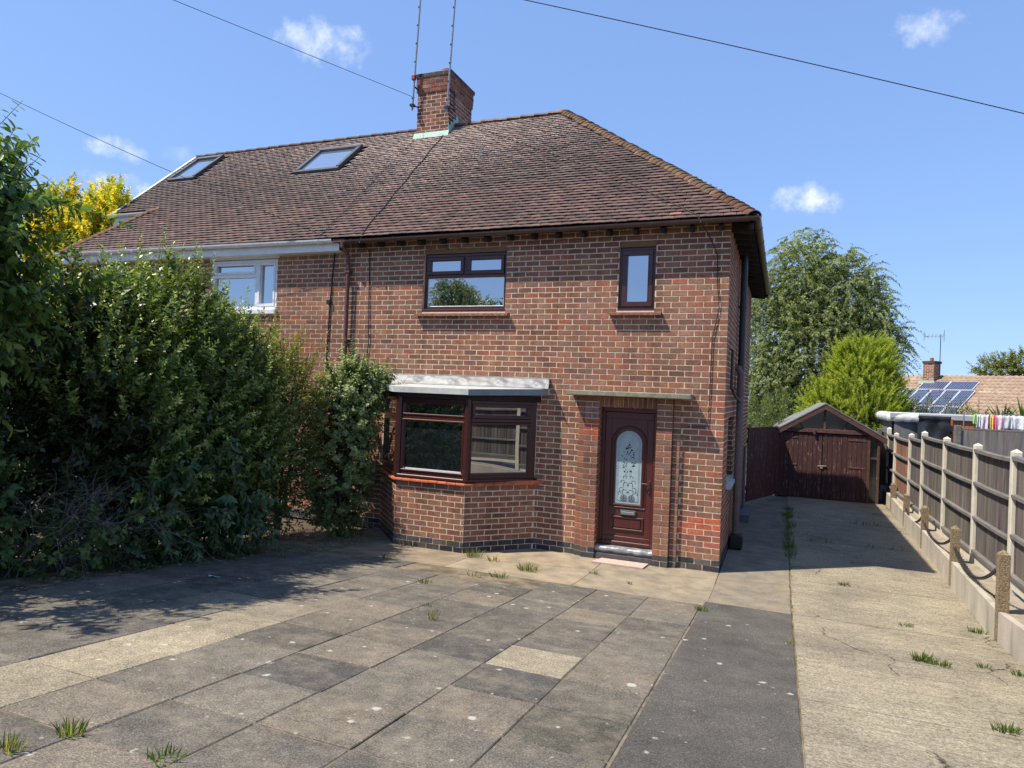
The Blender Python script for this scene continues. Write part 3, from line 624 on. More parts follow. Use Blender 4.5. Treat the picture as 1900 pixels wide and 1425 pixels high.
def blob(x, z, r, n=7, sx=1., rot=0.):
    c, s = math.cos(rot), math.sin(rot); V = []
    for i in range(n):
        a = 2*math.pi*i/n; p, q = r*sx*math.cos(a), r*math.sin(a); V.append((x+p*c-q*s, .0865, z+p*s+q*c))
    pt.add(V, [tuple(range(n-1, -1, -1))])
def curl(x, z, r, a0, a1, w0=.004, w1=.0015, shrink=.55, n=10):
    V = []
    for i in range(n+1):
        t = i/n; a = a0+(a1-a0)*t; rr = r*(1-shrink*t); w_ = w0+(w1-w0)*t
        V += [(x+(rr+w_)*math.cos(a), .0865, z+(rr+w_)*math.sin(a)), (x+(rr-w_)*math.cos(a), .0865, z+(rr-w_)*math.sin(a))]
    pt.add(V, [(2*i, 2*i+1, 2*i+3, 2*i+2) for i in range(n)])
for sgn in (-1, 1):
    X = lambda d: GXC+sgn*d
    blob(X(.058), .905, .014)
    for i in range(8): a = i*math.pi/4; blob(X(.058)+.03*math.cos(a), .905+.03*math.sin(a), .009, sx=1.3, rot=a)
    curl(X(.058), .905, .05, 0, 6.28, .003, .003, 0, 24)
    for (dx, z, r, a0, a1) in [(.04, 1.0, .05, -1.2, 4.2), (.09, 1.04, .04, -1., 4.5), (.03, 1.11, .045, -.8, 4.), (.075, 1.15, .035, -.5, 4.6), (.045, 1.22, .03, -.5, 4.5), (.12, .98, .03, -1, 4)]:
        if sgn < 0: a0, a1 = math.pi-a0, math.pi-a1
        curl(X(dx), z, r, a0, a1)
    for k in range(46):
        t = rnd.random(); z = 1.3+.42*t; wmax = .105*math.sin(math.pi*min(1, .15+t*.85))+.01; blob(X(rnd.uniform(0, wmax)), z, rnd.uniform(.004, .009), 6, rnd.uniform(1, 1.8), rnd.uniform(0, 3))
    for k in range(10): blob(X(.02+.012*(k % 3)), 1.24+.012*k, .005, 5)
blob(GXC, 1.75, .01, sx=.6); blob(GXC, 1.0, .012, sx=.6); blob(GXC, 1.10, .012, sx=.6)
stuff(pt.build('glass_pattern', M_FROSTD, door))
bd = MB(); V, F = archband(GX0+.045, GX1-.045, GZ0+.045, GZS, .003, .085, .0885); bd.add(V, F); V, F = archband(GX0+.03, GX1-.03, GZ0+.03, GZS, .002, .085, .0885); bd.add(V, F); bd.build('glass_border', M_FROSTD, door)
m_ = MB(); m_.bbox(-1.46, -1.205, .066, .10, .645, .735, .012); m_.build('letterbox', material('letterbox_black', (.03, .032, .033), rough=.3, spec=.6), door)
m_ = MB(); m_.bbox(-1.44, -1.225, .056, .07, .665, .715, .008); m_.build('letterbox_flap', material('letterbox_flap', (.16, .17, .17), rough=.3, spec=.6), door)
m_ = MB(); m_.bbox(-1.047, -1.017, .072, .09, .99, 1.2, .01); m_.tube([(-1.032, .08, 1.15), (-1.032, .045, 1.15), (-1.06, .04, 1.15), (-1.14, .042, 1.152)], .010, 8); m_.tube([(-1.032, .08, 1.03), (-1.032, .055, 1.03)], .014, 8)
m_.build('handle', material('bronze_handle', (.13, .07, .05), rough=.35, metallic=.6), door)
th = MB()
for k in range(1):
    n = 14; pts = [(-1.79+.865*i/n, -.02+.006*math.sin(i*1.7), .145+.004*math.sin(i*2.3)) for i in range(n+1)]; th.tube(pts, [.045+.004*math.sin(i*1.3) for i in range(n+1)], 10)
th.box(-1.785, -.93, -.02, .12, .02, .19)
th.build('threshold', material('lead_threshold', (.16, .17, .17), (.34, .35, .35), 9, rough=.5, metallic=.2), house, smooth=False)
m_ = MB(); m_.bbox(-1.785, -.93, -.085, -.02, .0, .085, .004, None); m_.build('step_bricks', material('blue_brick_step', (.055, .055, .06), (.1, .09, .08), 14, rough=.9), house)
m_ = MB(); m_.hexa([(-1.75,-.36,.004),(-1.0,-.36,.004),(-.97,-.10,.006),(-1.66,-.10,.006),(-1.75,-.36,.022),(-1.0,-.36,.022),(-.97,-.10,.024),(-1.66,-.10,.024)])
tag(m_.build('doorstep_slab', material('pink_slab', (.56, .40, .33), (.48, .34, .28), 18, rough=.9, bump=.002)), 'thin pale pink slab lying on the ground before the front door', 'slab')

# ------------------------------------------------------------------ roof
EY, EZ, RY, RZ, RX = -.25, 4.955, 3.385, 8.225, -3.66      # eave line, ridge line, right end of ridge
EXR = .35
RA = math.atan2(RZ-EZ, RY-EY); CA, SA = math.cos(RA), math.sin(RA); SL = (RY-EY)/CA
GAUGE, TW = .1, .168
def xr(s): return EXR+(RX-EXR)*s/SL
GABX, HY = -13.72, 1.05
def xl(s):
    y = EY+s*CA
    return -13.62+(y-EY)*.90 if y < HY else GABX
def rp(x, s, up=0.): return (x, EY+s*CA-up*SA, EZ+s*SA+up*CA)
ur = MB()                                              # right half: deck, side slope, back slope
ur.add([rp(XP, -.02, -.03), rp(EXR, -.02, -.03), rp(RX, SL, -.03), rp(XP, SL, -.03)], [(0, 1, 2, 3)])
BYE = 2*RY-EY
ur.add([(EXR, EY, EZ-.03), (EXR, BYE, EZ-.03), (RX, RY, RZ-.03)], [(0, 1, 2)])
ur.add([(EXR, BYE, EZ-.03), (XP, BYE, EZ-.03), (XP, RY, RZ-.03), (RX, RY, RZ-.03)], [(0, 1, 2, 3)])
ur.add([(XP, .0, WT-.01), (0, 0, WT-.01), (0, DEP, WT-.01), (XP, DEP, WT-.01)], [(0, 1, 2, 3)])
roof = ur.build('roof', M_UNDER, house)
ul = MB()
ul.add([rp(XP, -.02, -.03), rp(XP, SL, -.03), rp(GABX, SL, -.03), rp(GABX, (HY-EY)/CA, -.03), rp(xl((HY-EY)/CA-.01), (HY-EY)/CA, -.03), rp(xl(0), -.02, -.03)], [(0, 1, 2, 3, 4, 5)])
ul.add([(XP, BYE, EZ-.03), (GABX, BYE, EZ-.03), (GABX, RY, RZ-.03), (XP, RY, RZ-.03)], [(0, 1, 2, 3)])
ul.add([(XP, .0, WT-.01), (-13.2, 0, WT-.01), (-13.2, DEP, WT-.01), (XP, DEP, WT-.01)], [(0, 1, 2, 3)])
roofn = ul.build('roof', M_UNDER, nb)
def tile_geo(w, lift):
    t = .011; y = [0, .165]; V = []
    for (s, up) in ((0., lift), (.165, .004)):
        for xx, cam_ in ((-w, 0), (0, .004), (w, 0)): V.append((xx, s, up+t+cam_))
    for (s, up) in ((0., lift), (.165, .004)):
        for xx, cam_ in ((-w, 0), (0, .004), (w, 0)): V.append((xx, s, up+cam_))
    F = [(0,1,4,3), (1,2,5,4), (0,6,7,1), (1,7,8,2), (0,3,9,6), (2,8,11,5)]
    return V, F
TPAL = [(.108, .077, .067), (.098, .069, .061), (.118, .081, .068), (.087, .063, .057), (.126, .085, .071), (.080, .060, .056)]
def tcol(s, x):
    c = rnd.choice(TPAL)
    if s < 1.6: c = (c[0]*1.25, c[1]*1.12, c[2]*1.08)
    if rnd.random() < .0008: c = (.36, .16, .10)
    return jit(c, .14)
tvar = []
for k in range(8):
    V, F = tile_geo(TW/2-.0025, .033+rnd.uniform(-.004, .005)); me = bpy.data.meshes.new('roof_tile'); me.from_pydata(V, [], F); me.materials.append(M_TLO); tvar.append((me, V, F))
SKY = [(-13.40, -12.55, 2.22, 3.16), (-9.36, -8.20, 1.98, 2.87)]     # skylights: x0,x1,y0,y1
def in_sky(x, s):
    y = EY+(s+.05)*CA
    return any(a-.06 < x < b+.06 and c-.03 < y < d+.03 for a, b, c, d in SKY)
ROT = Matrix.Rotation(RA, 4, 'X')
tr_, tl_ = [], []
for r_ in range(int(SL/GAUGE)+1):
    s = r_*GAUGE
    if s > SL-.04: break
    x = (0 if r_ % 2 else TW/2) - 14.2
    while x < EXR+.2:
        if x < xr(s)-.03 and x > xl(s+.02)+.02 and not in_sky(x, s):
            (tr_ if x > XP else tl_).append((x+rnd.uniform(-.003, .003), s+rnd.uniform(-.006, .006), rnd.uniform(-.012, .012), rnd.uniform(-.014, .014), tcol(s, x)))
        x += TW
def tile_obj(lst, parent, n, key):
    lst.sort(key=key); big = MB()
    def xf(t):
        return Matrix.Translation(rp(t[0], t[1], .0)) @ ROT @ Matrix.Rotation(t[2], 4, 'Y') @ Matrix.Rotation(t[3], 4, 'Z')
    for t in lst[:n]:
        o = obj('roof_tile', tvar[rnd.randrange(8)][0], parent); o.matrix_basis = xf(t); o.color = t[4]
    for t in lst[n:]:
        me, V, F = tvar[rnd.randrange(8)]; mt = xf(t); big.add([mt @ Vector(v) for v in V], F, t[4])
    stuff(big.build('roof_tiling', M_TLV, parent))
tile_obj(tr_, roof, 295, lambda t: (t[0]-.76)**2+(EY+t[1]*CA+10)**2+(EZ+t[1]*SA-2.5)**2)
tile_obj(tl_, roofn, 295, lambda t: (t[0]-.76)**2+(EY+t[1]*CA+10)**2+(EZ+t[1]*SA-2.5)**2)
st = MB()                                               # tile courses of the side and back slopes
for r_ in range(50):
    t0, t1 = r_/50, (r_+1)/50+.012
    def edge(t): return (EXR+(RX-EXR)*t, EY+(RY-EY)*t, BYE+(RY-BYE)*t, EZ+(RZ-EZ)*t)
    a, b = edge(t0), edge(t1)
    c = jit(TPAL[r_ % 6], .1)
    st.hexa([(a[0]+.02, a[1], a[3]+.0), (a[0]+.02, a[2], a[3]+.0), (b[0], b[2], b[3]-.01), (b[0], b[1], b[3]-.01), (a[0]+.02, a[1], a[3]+.03), (a[0]+.02, a[2], a[3]+.03), (b[0], b[2], b[3]), (b[0], b[1], b[3])], c)
    st.hexa([(a[0], a[2], a[3]), (-13.7, a[2], a[3]), (-13.7, b[2], b[3]-.01), (b[0], b[2], b[3]-.01), (a[0], a[2], a[3]+.03), (-13.7, a[2], a[3]+.03), (-13.7, b[2], b[3]), (b[0], b[2], b[3])], c)
stuff(st.build('roof_tiling', M_TLV, roof))
def capper(name, p0, p1, n, r, parent, mat, tint, arc=2.3, lift=.03, over=1.9, squash=1.):
    """row of curved ridge or bonnet tiles from p0 up to p1"""
    A, B = Vector(p0), Vector(p1); d = (B-A)/n; du = d.normalized(); sd_ = du.cross(Vector((0, 0, 1))).normalized(); up = sd_.cross(du).normalized(); K = 7
    V = []; F = []
    for (t, rr, li) in ((0, r, lift), (over, r*.9, 0), (0, r-.016, lift)):
        for i in range(K):
            a = -arc/2+arc*i/(K-1); V.append(d*t + sd_*math.sin(a)*rr + up*((math.cos(a)*rr-r*.62)*squash+li))
    for i in range(K-1): F += [(i, i+1, K+i+1, K+i), (2*K+i, 2*K+i+1, i+1, i)]
    me = bpy.data.meshes.new(name); me.from_pydata([tuple(v) for v in V], [], F); me.materials.append(mat); me.polygons.foreach_set('use_smooth', [True]*len(me.polygons))
    for k in range(n):
        o = obj(name, me, parent, tuple(A+d*k+Vector((rnd.uniform(-.008, .008),)*3))); o.color = jit(tint(k/n), .15)
capper('bonnet_tile', (EXR-.03, EY+.04, EZ+.03), (RX+.02, RY, RZ+.045), 54, .14, roof, M_HIP, lambda t: (1.0, .95, .9) if t > .12 else (.8, .62, .6), arc=2.6, lift=.028, over=2.2, squash=.8)
capper('ridge_tile', (-6.15, RY, RZ+.02), (RX-.02, RY, RZ+.03), 8, .125, roof, M_HIP, lambda t: (.75, .8, .85), lift=.012, over=1.04)
capper('ridge_tile', (GABX, RY, RZ+.02), (-6.98, RY, RZ+.02), 20, .115, roofn, M_HIP, lambda t: (.36, .36, .42), lift=.006, over=1.03)
capper('bonnet_tile', (xl(0)+.02, EY+.02, EZ+.02), (xl((HY-EY)/CA-.02), HY, EZ+(HY-EY)*SA/CA+.03), 15, .11, roofn, M_HIP, lambda t: (.85, .75, .75), arc=2.4, lift=.03, over=2.0)
# eaves: gutters, rafter feet, fascia
def gutter(mb, a, b, r=.056, n=7):
    A, B = Vector(a), Vector(b); d = (B-A).normalized(); s_ = d.cross(Vector((0, 0, 1))).normalized(); V = []; F = []
    prof = [(-math.cos(math.pi*i/n)*r, -math.sin(math.pi*i/n)*r) for i in range(n+1)] + [(math.cos(math.pi*i/n)*(r-.005), -math.sin(math.pi*i/n)*(r-.005)) for i in range(n+1)]
    m = len(prof)
    for p_ in (A, B): V += [p_ + s_*x + Vector((0, 0, z)) for x, z in prof]
    F = [(i, (i+1) % m, m+(i+1) % m, m+i) for i in range(m)] + [tuple(range(m-1, -1, -1)), tuple(range(m, 2*m))]
    mb.add(V, F)
gb = MB(); gutter(gb, (-6.33, -.245, 4.925), (.385, -.245, 4.955)); gutter(gb, (.345, -.285, 4.955), (.345, BYE, 4.945))
for x in (-6.2, -5.35, -4.45, -3.55, -2.55, -1.6, -.7, .22):
    zz = 4.925+.03*(x+6.33)/6.7; gutter(gb, (x-.03, -.245, zz+.002), (x+.03, -.245, zz+.002), .062)
for y in (.4, 1.3, 2.2, 3.1, 4, 4.9, 5.8, 6.7): gutter(gb, (.345, y-.03, 4.955), (.345, y+.03, 4.955), .062)
gut = gb.build('gutter', M_GUTTER, house)
for k in range(17):
    x = -6.15+.4*k; m_ = MB(); m_.hexa([(x, -.19, 4.80), (x+.05, -.19, 4.80), (x+.05, 0., 4.84), (x, 0., 4.84), (x, -.19, 4.88), (x+.05, -.19, 4.88), (x+.05, .0, 5.0), (x, .0, 5.0)]); m_.build('rafter_foot', M_DARKWOOD, roof)
for k in range(18):
    y = .1+.4*k; m_ = MB(); m_.hexa([(0, y, 4.84), (.29, y, 4.80), (.29, y+.05, 4.80), (0, y+.05, 4.84), (0, y, 5.), (.29, y, 4.9), (.29, y+.05, 4.9), (0, y+.05, 5.)]); m_.build('rafter_foot', M_DARKWOOD, roof)
m_ = MB(); m_.box(-.02, .36, BYE-.12, BYE-.06, 4.84, 4.93); m_.build('end_board', M_DARKWOOD, roof)
gn = MB(); gutter(gn, (-13.72, -.25, 4.98), (-6.60, -.25, 4.955), .062)
for x in (-13.2, -12.3, -11.4, -10.5, -9.6, -8.7, -7.8, -6.9): gutter(gn, (x-.035, -.25, 4.957), (x+.035, -.25, 4.957), .069)
gutn = gn.build('gutter', M_WHITE, nb)
m_ = MB(); m_.box(-13.6, -6.52, -.185, -.16, 4.77, 4.96); m_.box(-13.6, -6.52, -.16, -.004, 4.765, 4.785); m_.build('fascia', M_WHITE, nb)
m_ = MB(); m_.box(-6.60, -6.36, -.26, -.19, 4.905, 4.955); m_.tube([(-6.41, -.235, 4.93), (-6.41, -.235, 4.83), (-6.385, -.10, 4.70), (-6.385, -.075, 4.55), (-6.385, -.075, .3)], .036, 10)
for z in (4.4, 3.2, 2.0): m_.box(-6.435, -6.335, -.12, -.0, z, z+.03)
m_.build('downpipe', M_PIPE, house)
# skylights
for i, (a, b, c, d) in enumerate(SKY):
    f = MB(); S0, S1 = (c-EY)/CA, (d-EY)/CA
    def sb_(x0, x1, s0, s1, u0, u1): f.hexa([rp(x0, s0, u0), rp(x1, s0, u0), rp(x1, s1, u0), rp(x0, s1, u0), rp(x0, s0, u1), rp(x1, s0, u1), rp(x1, s1, u1), rp(x0, s1, u1)])
    sb_(a, b, S0, S0+.09, 0, .095); sb_(a, b, S1-.11, S1, 0, .12); sb_(a, a+.08, S0+.09, S1-.11, 0, .11); sb_(b-.08, b, S0+.09, S1-.11, 0, .11); sb_(a-.06, b+.06, S0-.14, S0, 0, .034)
    fo = f.build('skylight', material('skylight_frame', (.10, .105, .115), (.08, .085, .09), 10, rough=.4, metallic=.3), nb)
    g_ = MB(); P4 = [rp(a+.08, S0+.09, .07), rp(b-.08, S0+.09, .07), rp(b-.08, S1-.11, .07), rp(a+.08, S1-.11, .07)]; g_.add(P4, [(0, 1, 2, 3)]); g_.build('pane', M_SKYL, fo)
# verge of the neighbour's gable and its little return gutter
m_ = MB(); S0 = (HY-EY)/CA
m_.hexa([rp(GABX-.05, S0, -.12), rp(GABX+.03, S0, -.12), rp(GABX+.03, SL, -.12), rp(GABX-.05, SL, -.12), rp(GABX-.05, S0, .05), rp(GABX+.03, S0, .05), rp(GABX+.03, SL, .05), rp(GABX-.05, SL, .05)])
zz = EZ+(HY-EY)*SA/CA
gutter(m_, (GABX-.1, HY-.04, zz-.01), (xl(S0-.02)+.05, HY-.04, zz-.01), .062); m_.box(GABX-.0, xl(S0-.02), HY+.0, HY+.03, zz-.75, zz-.03)
m_.build('verge', M_WHITE, nb)
m_ = MB(); m_.add([(GABX+.02, HY, 5.0), (GABX+.02, 2*RY-HY, 5.0), (GABX+.02, 2*RY-HY, zz), (GABX+.02, RY, RZ), (GABX+.02, HY, zz)], [(0, 1, 2, 3, 4)]); m_.build('gable', M_WHITE, nb)

# ------------------------------------------------------------------ chimney and aerials
CX0, CX1, CY0, CY1, CZ1 = -6.97, -6.185, 3.05, 4.17, 9.34
cm = MB(); cm.box(CX0, CX1, CY0, CY1, 7.4, CZ1+.02)
chim = cm.build('chimney', M_MORTAR, house)
cb = MB()
def ccol(j): return jit(rnd.choices([(.30, .125, .08), (.24, .11, .08), (.36, .16, .1), (.15, .08, .07), (.33, .19, .13)], [8, 6, 4, 3, 2])[0], .15)
def ctop(j): return jit(rnd.choice([(.10, .085, .08), (.13, .10, .09), (.075, .07, .07), (.2, .12, .1)]), .15)
jb = 93
lay(cb, (CX0, CY0, 0), (1, 0), (0, -1), CX1-CX0, jb, 107, (), 0, ccol); lay(cb, (CX1, CY0, 0), (0, 1), (1, 0), CY1-CY0, jb, 107, (), 1, ccol); lay(cb, (CX0, CY1, 0), (0, -1), (-1, 0), CY1-CY0, jb, 107, (), 1, ccol)
for (o, j0, j1, f_, e) in ((.025, 107, 108, 0, ccol), (.03, 108, 111, 1, ccol), (.05, 111, 112, 1, ctop)):
    cm2 = MB(); X0, X1, Y0_, Y1_ = CX0-o, CX1+o, CY0-o, CY1+o
    cb.box(X0+.006, X1-.006, Y0_+.006, Y1_-.006, j0*H, j1*H, (.44, .36, .28, 1))
    lay(cb, (X0, Y0_+.004, 0), (1, 0), (0, -1), X1-X0, j0, j1, (), f_, e); lay(cb, (X1-.004, Y0_, 0), (0, 1), (1, 0), Y1_-Y0_, j0, j1, (), f_+1, e)
stuff(cb.build('brickwork', M_BRV, chim))
m_ = MB(); m_.prism([(-6.62+.115*math.cos(t), 3.72+.115*math.sin(t)) for t in [i*math.pi/9 for i in range(18)]], CZ1, CZ1+.34); m_.prism([(-6.62+.13*math.cos(t), 3.72+.13*math.sin(t)) for t in [i*math.pi/9 for i in range(18)]], CZ1+.28, CZ1+.35); m_.build('chimney_pot', M_POT, chim)
m_ = MB()
zf = EZ+(CY0-EY)*SA/CA
m_.hexa([(CX0-.04, CY0-.10, zf-.07), (CX1+.04, CY0-.10, zf-.07), (CX1+.04, CY0-.012, zf+.0), (CX0-.04, CY0-.012, zf), (CX0-.04, CY0-.04, zf+.10), (CX1+.04, CY0-.04, zf+.10), (CX1+.04, CY0-.012, zf+.11), (CX0-.04, CY0-.012, zf+.11)])
for k in range(4):
    y0, y1 = CY0-.02+.11*k, CY0-.02+.11*(k+1)+.01; z0 = EZ+(y0-EY)*SA/CA; m_.box(CX1+.006+.002*k, CX1+.014+.002*k, y0, y1, z0-.02, z0+.26)
m_.build('flashing', M_COPPER, chim)
for i, (x, y, z0, lab) in enumerate([(-7.03, 2.93, 8.52, 'left of the two grey aerial masts strapped to the big chimney'), (-6.20, 2.98, 8.40, 'right of the two grey aerial masts strapped to the big chimney')]):
    t = thing('aerial_mast', lab, 'mast', (x, y, z0), 'aerial masts on the main chimney')
    m_ = MB(); pts = [(x+.012*k, y, z0+.3*k) for k in range(13)]; m_.tube(pts, .021, 8); m_.build('pole', M_STEEL, t)
    m_ = MB()
    for k in range(9): m_.tube([(x+.012*k*1.3, y, z0+.4*k+.25), (x+.012*k*1.3, y, z0+.4*k+.275)], .026, 8)
    m_.build('cable_tie', M_CABLE, t)
    m_ = MB(); m_.tube([(x, y, z0+.1), (x+.12, y+.17, z0+.1)], .016, 6); m_.tube([(x, y, z0+.55), (x+.12, y+.16, z0+.42)], .016, 6); m_.tube([(x+.10, y+.14, z0+.06), (x+.10, y+.14, z0+.5)], .016, 6); m_.box(x-.045, x+.045, y-.05, y+.05, z0+.08, z0+.13); m_.build('bracket', M_BLACK, t)
    if i == 0: m_ = MB(); m_.bbox(x-.03, x+.06, y-.05, y+.03, z0+.66, z0+.76, .01); m_.build('junction_box', material('red_plastic', (.3, .03, .03), rough=.5), t)
# cables on roof and wall
def cable(pts, r, label, cat='cable', group=None):
    m_ = MB(); m_.tube(pts, r, 5); return tag(m_.build('cable', M_CABLE, None), label, cat, group)
def roofpath(x0, s0, x1, s1, n=14, w=.02): return [rp(x0+(x1-x0)*i/n+math.sin(i*1.9)*w, s0+(s1-s0)*i/n, .05) for i in range(n+1)]
c_ = roofpath(-6.25, 4.35, -6.02, .05)
cable(c_ + [(-6.02, -.3, 4.86), (-5.99, -.02, 4.78), (-5.97, -.02, 3.9), (-5.94, -.02, 3.2), (-5.99, -.02, 2.72)], .009, 'black cable from the chimney foot down the tiles and wall to the bay roof')
cable(roofpath(-6.93, 4.3, -6.9, .05), .0035, 'thin cable lying on the tiles left of the chimney, down to the white gutter')
cable([rp(-5.6, 4.6, .06), rp(-3.9, 3.2, .06), rp(-2.0, 1.65, .05), rp(-.45, .05, .05), (-.38, -.31, 4.9), (-.30, -.02, 4.78), (-.17, -.02, 4.5), (-.16, -.02, 4.1), (-.12, -.02, 3.75), (-.20, -.02, 3.3), (-.21, -.02, 2.4), (-.22, -.02, 2.05), (-.5, -.02, 2.03)], .006, 'thin cable crossing the tiles and hanging down the wall by the right corner')
cable([(-6.72, -.02, 4.8), (-6.75, -.02, 4.4), (-6.78, -.02, 3.9), (-6.80, -.02, 3.3), (-6.82, -.02, 2.4)], .012, 'black cable on the wall left of the maroon downpipe')
m_ = MB(); m_.bbox(-6.84, -6.76, -.06, -.006, 3.86, 3.94, .008); tag(m_.build('junction_box', M_BLACK), 'small black box on the cable left of the maroon downpipe', 'junction box')
# overhead wires, sagging slightly between their poles out of view
def wire(a, b, sag, label, n=24, r=.0055):
    A, B = Vector(a), Vector(b); pts = [tuple(A+(B-A)*i/n-Vector((0, 0, sag*4*(i/n)*(1-i/n)))) for i in range(n+1)]
    m_ = MB(); m_.tube(pts, r, 5); tag(m_.build('overhead_wire', M_CABLE), label, 'wire', 'overhead telephone wires')
wire((-7.06, 3.08, 8.86), (-11.6, -9.6, 8.4), .0, 'overhead wire running up left from the aerial mast on the chimney')
wire((-6.66, -.27, 4.98), (-20.1, -3.0, 11.05), .25, 'overhead wire dropping across the left skylight to the white gutter')
wire((-7.7, -4.35, 8.25), (6.6, -.3, 4.65), -.12, 'overhead wire crossing the sky at top right')

# ------------------------------------------------------------------ pipes on the shaded side wall
m_ = MB(); m_.tube([(.085, 2.05, 2.55), (.085, 2.05, 5.05)], .056, 12); m_.tube([(.085, 2.05, 3.98), (.085, 2.05, 4.03)], .064, 12); m_.box(0, .085, 2.02, 2.08, 4., 4.03); m_.build('soil_pipe', M_BLACK, house)
m_ = MB(); m_.tube([(-.02, 1.9, 2.98), (.05, 1.88, 2.97), (.10, 1.86, 2.86), (.10, 1.85, 2.7), (.10, 1.80, .22)], .056, 12); m_.tube([(.10, 1.85, 2.50), (.10, 1.85, 2.62)], .064, 12); m_.tube([(.10, 1.82, 1.12), (.10, 1.82, 1.16)], .062, 10); m_.build('drain_pipe', M_PIPEB, house)
m_ = MB(); m_.bbox(.02, .22, 1.62, 1.92, .01, .24, .02); m_.build('gully', M_BLACK, house)
m_ = MB(); m_.tube([(-.02, .45, 3.18), (.05, .45, 3.18), (.05, .45, 2.62), (.07, 1.0, 2.5), (.10, 1.75, 2.42)], .021, 8); m_.build('waste_pipe', M_BLACK, house)
m_ = MB(); m_.tube([(.05, 5.2, 1.45), (.05, 5.2, .12), (.05, 4.7, .1)], .03, 8); m_.box(-.02, .2, 4.3, 5.3, .0, .14); m_.build('waste_pipe', material('grey_pipe', (.12, .12, .14), rough=.5), house)

# ------------------------------------------------------------------ neighbour's front wall and windows
NH = [(-9.60, -8.0, 3.69, 4.78), (-12.75, -11.9, 3.69, 4.78), (-11.6, -8.2, .9, 2.3)]
fw = MB(); panelled(fw, -13.2, XP, 0, WT, NH); frontn = fw.build('front_wall', M_MORTAR, nb)
fw2 = MB(); fw2.quad((-13.2, 0, 0), (-13.2, 0, WT), (-13.2, DEP, WT), (-13.2, DEP, 0)); fw2.build('side_wall', M_MORTAR, nb)
rest = MB(); keep = []
lay(rest, (XP, 0, 0), (-1, 0), (0, -1), 6.78, 0, 60, [(XP-h[1], XP-h[0], h[2], h[3]) for h in NH], 0, brick_colour, keep)
keep = [(XP-u, z, c) for (u, z, c) in keep]; vis = [k for k in keep if k[0] > -8.05 and k[1] > 2.6]; hid = [k for k in keep if not (k[0] > -8.05 and k[1] > 2.6)]
left = brick_objects(vis, frontn, 290, lambda k: (k[0]-.76)**2 + 100 + (k[1]-2.5)**2) + hid
for (x, z, c) in left:
    V, F = brick_geo((P-.0145)/2, (H-(.0145 if z > 2*H else .007))/2, .003); rest.add([(x+v[0], v[1], z+v[2]) for v in V], F, c)
stuff(rest.build('brickwork', M_BRV, frontn))
def upvc(x0, x1, z0, z1, mull, top=None):
    w = MB(); frame_rect(w, x0, x1, z0, z1, .06, .02, .12); 
    for mx_ in mull: bar(w, mx_-.035, mx_+.035, z0+.05, z1-.05, .022, .12)
    if top: bar(w, x0+.05, mull[-1], top-.03, top+.03, .024, .12); frame_rect(w, x0+.06, mull[-1]-.035, top+.03, z1-.06, .045, .01, .09)
    frame_rect(w, mull[-1]+.03, x1-.06, z0+.06, z1-.06, .05, .012, .09)
    bar(w, x0-.05, x1+.03, z0-.09, z0-.002, -.06, .12)
    o = w.build('window', M_WHITE, nb); pane(o, x0+.05, x1-.05, z0+.05, z1-.05, .08, M_GLASS)
upvc(-9.60, -8.0, 3.78, 4.72, [-8.5], 4.42); upvc(-12.75, -11.9, 3.78, 4.72, [-12.3]); upvc(-11.6, -8.2, .98, 2.28, [-10.4, -9.3])
m_ = MB(); m_.box(-9.64, -7.96, -.012, .1, 4.73, 4.81); m_.build('head_trim', M_WHITE, nb)

# ------------------------------------------------------------------ garage and gate at the end of the drive
def _peel(col, e):        # flaking paint
    return e['mix'](e['mrange'](e['noise'](26, 7, ro=.8), .585, .65, 0, .8), col, (.42, .34, .30))
M_GPAINT = material('flaking_maroon_paint', (.072, .030, .025), (.052, .024, .020), 20, stretch=(1, 1, .16), rough=.75, spec=.3, src='obj', extra=_peel, bump=.002, bscale=60)
M_GTRIM = material('maroon_trim', (.10, .045, .036), (.075, .036, .03), 14, rough=.75, extra=_peel)
M_FELT = material('roof_felt', (.20, .205, .195), (.13, .135, .13), 5, rough=.95, bump=.004, bscale=80, c3=(.26, .25, .2), s3=3)
M_DKGLASS = glassmat('dusty_glass', tint=(.012, .013, .014), refl=.04, rough=.12)
GY = 8.75
garage = thing('timber_garage', 'old maroon timber garage with flaking double doors and felt roof', 'garage', (1.8, GY, 0))
gx0, gx1, ge, gax, gaz = .62, 3.02, 1.70, 1.76, 2.37
b_ = MB(); b_.box(gx0+.04, gx1-.1, GY+.03, GY+4.8, 0, 1.62)
b_.prism([(0, 0)]*0 or [(gx0+.04, GY+.08), (gx1-.1, GY+.08), (gx1-.1, GY+.1), (gx0+.04, GY+.1)], 1.6, 1.7)
b_.build('body', M_GTRIM, garage)
for (x0, z0, x1, z1) in [(gx0-.08, ge-.06, gax, gaz+.02), (gax, gaz+.02, gx1+.12, ge-.10)]:
    m_ = MB(); t = .03; m_.hexa([(x0, GY-.14, z0), (x1, GY-.14, z1), (x1, GY+4.9, z1), (x0, GY+4.9, z0), (x0, GY-.14, z0+t), (x1, GY-.14, z1+t), (x1, GY+4.9, z1+t), (x0, GY+4.9, z0+t)]); m_.build('roof_slope', M_FELT, garage)
    m_ = MB(); m_.hexa([(x0, GY-.13, z0-.13), (x1, GY-.13, z1-.13), (x1, GY-.10, z1-.13), (x0, GY-.10, z0-.13), (x0, GY-.13, z0-.004), (x1, GY-.13, z1-.004), (x1, GY-.10, z1-.004), (x0, GY-.10, z0-.004)]); m_.build('barge_board', M_GTRIM, garage)
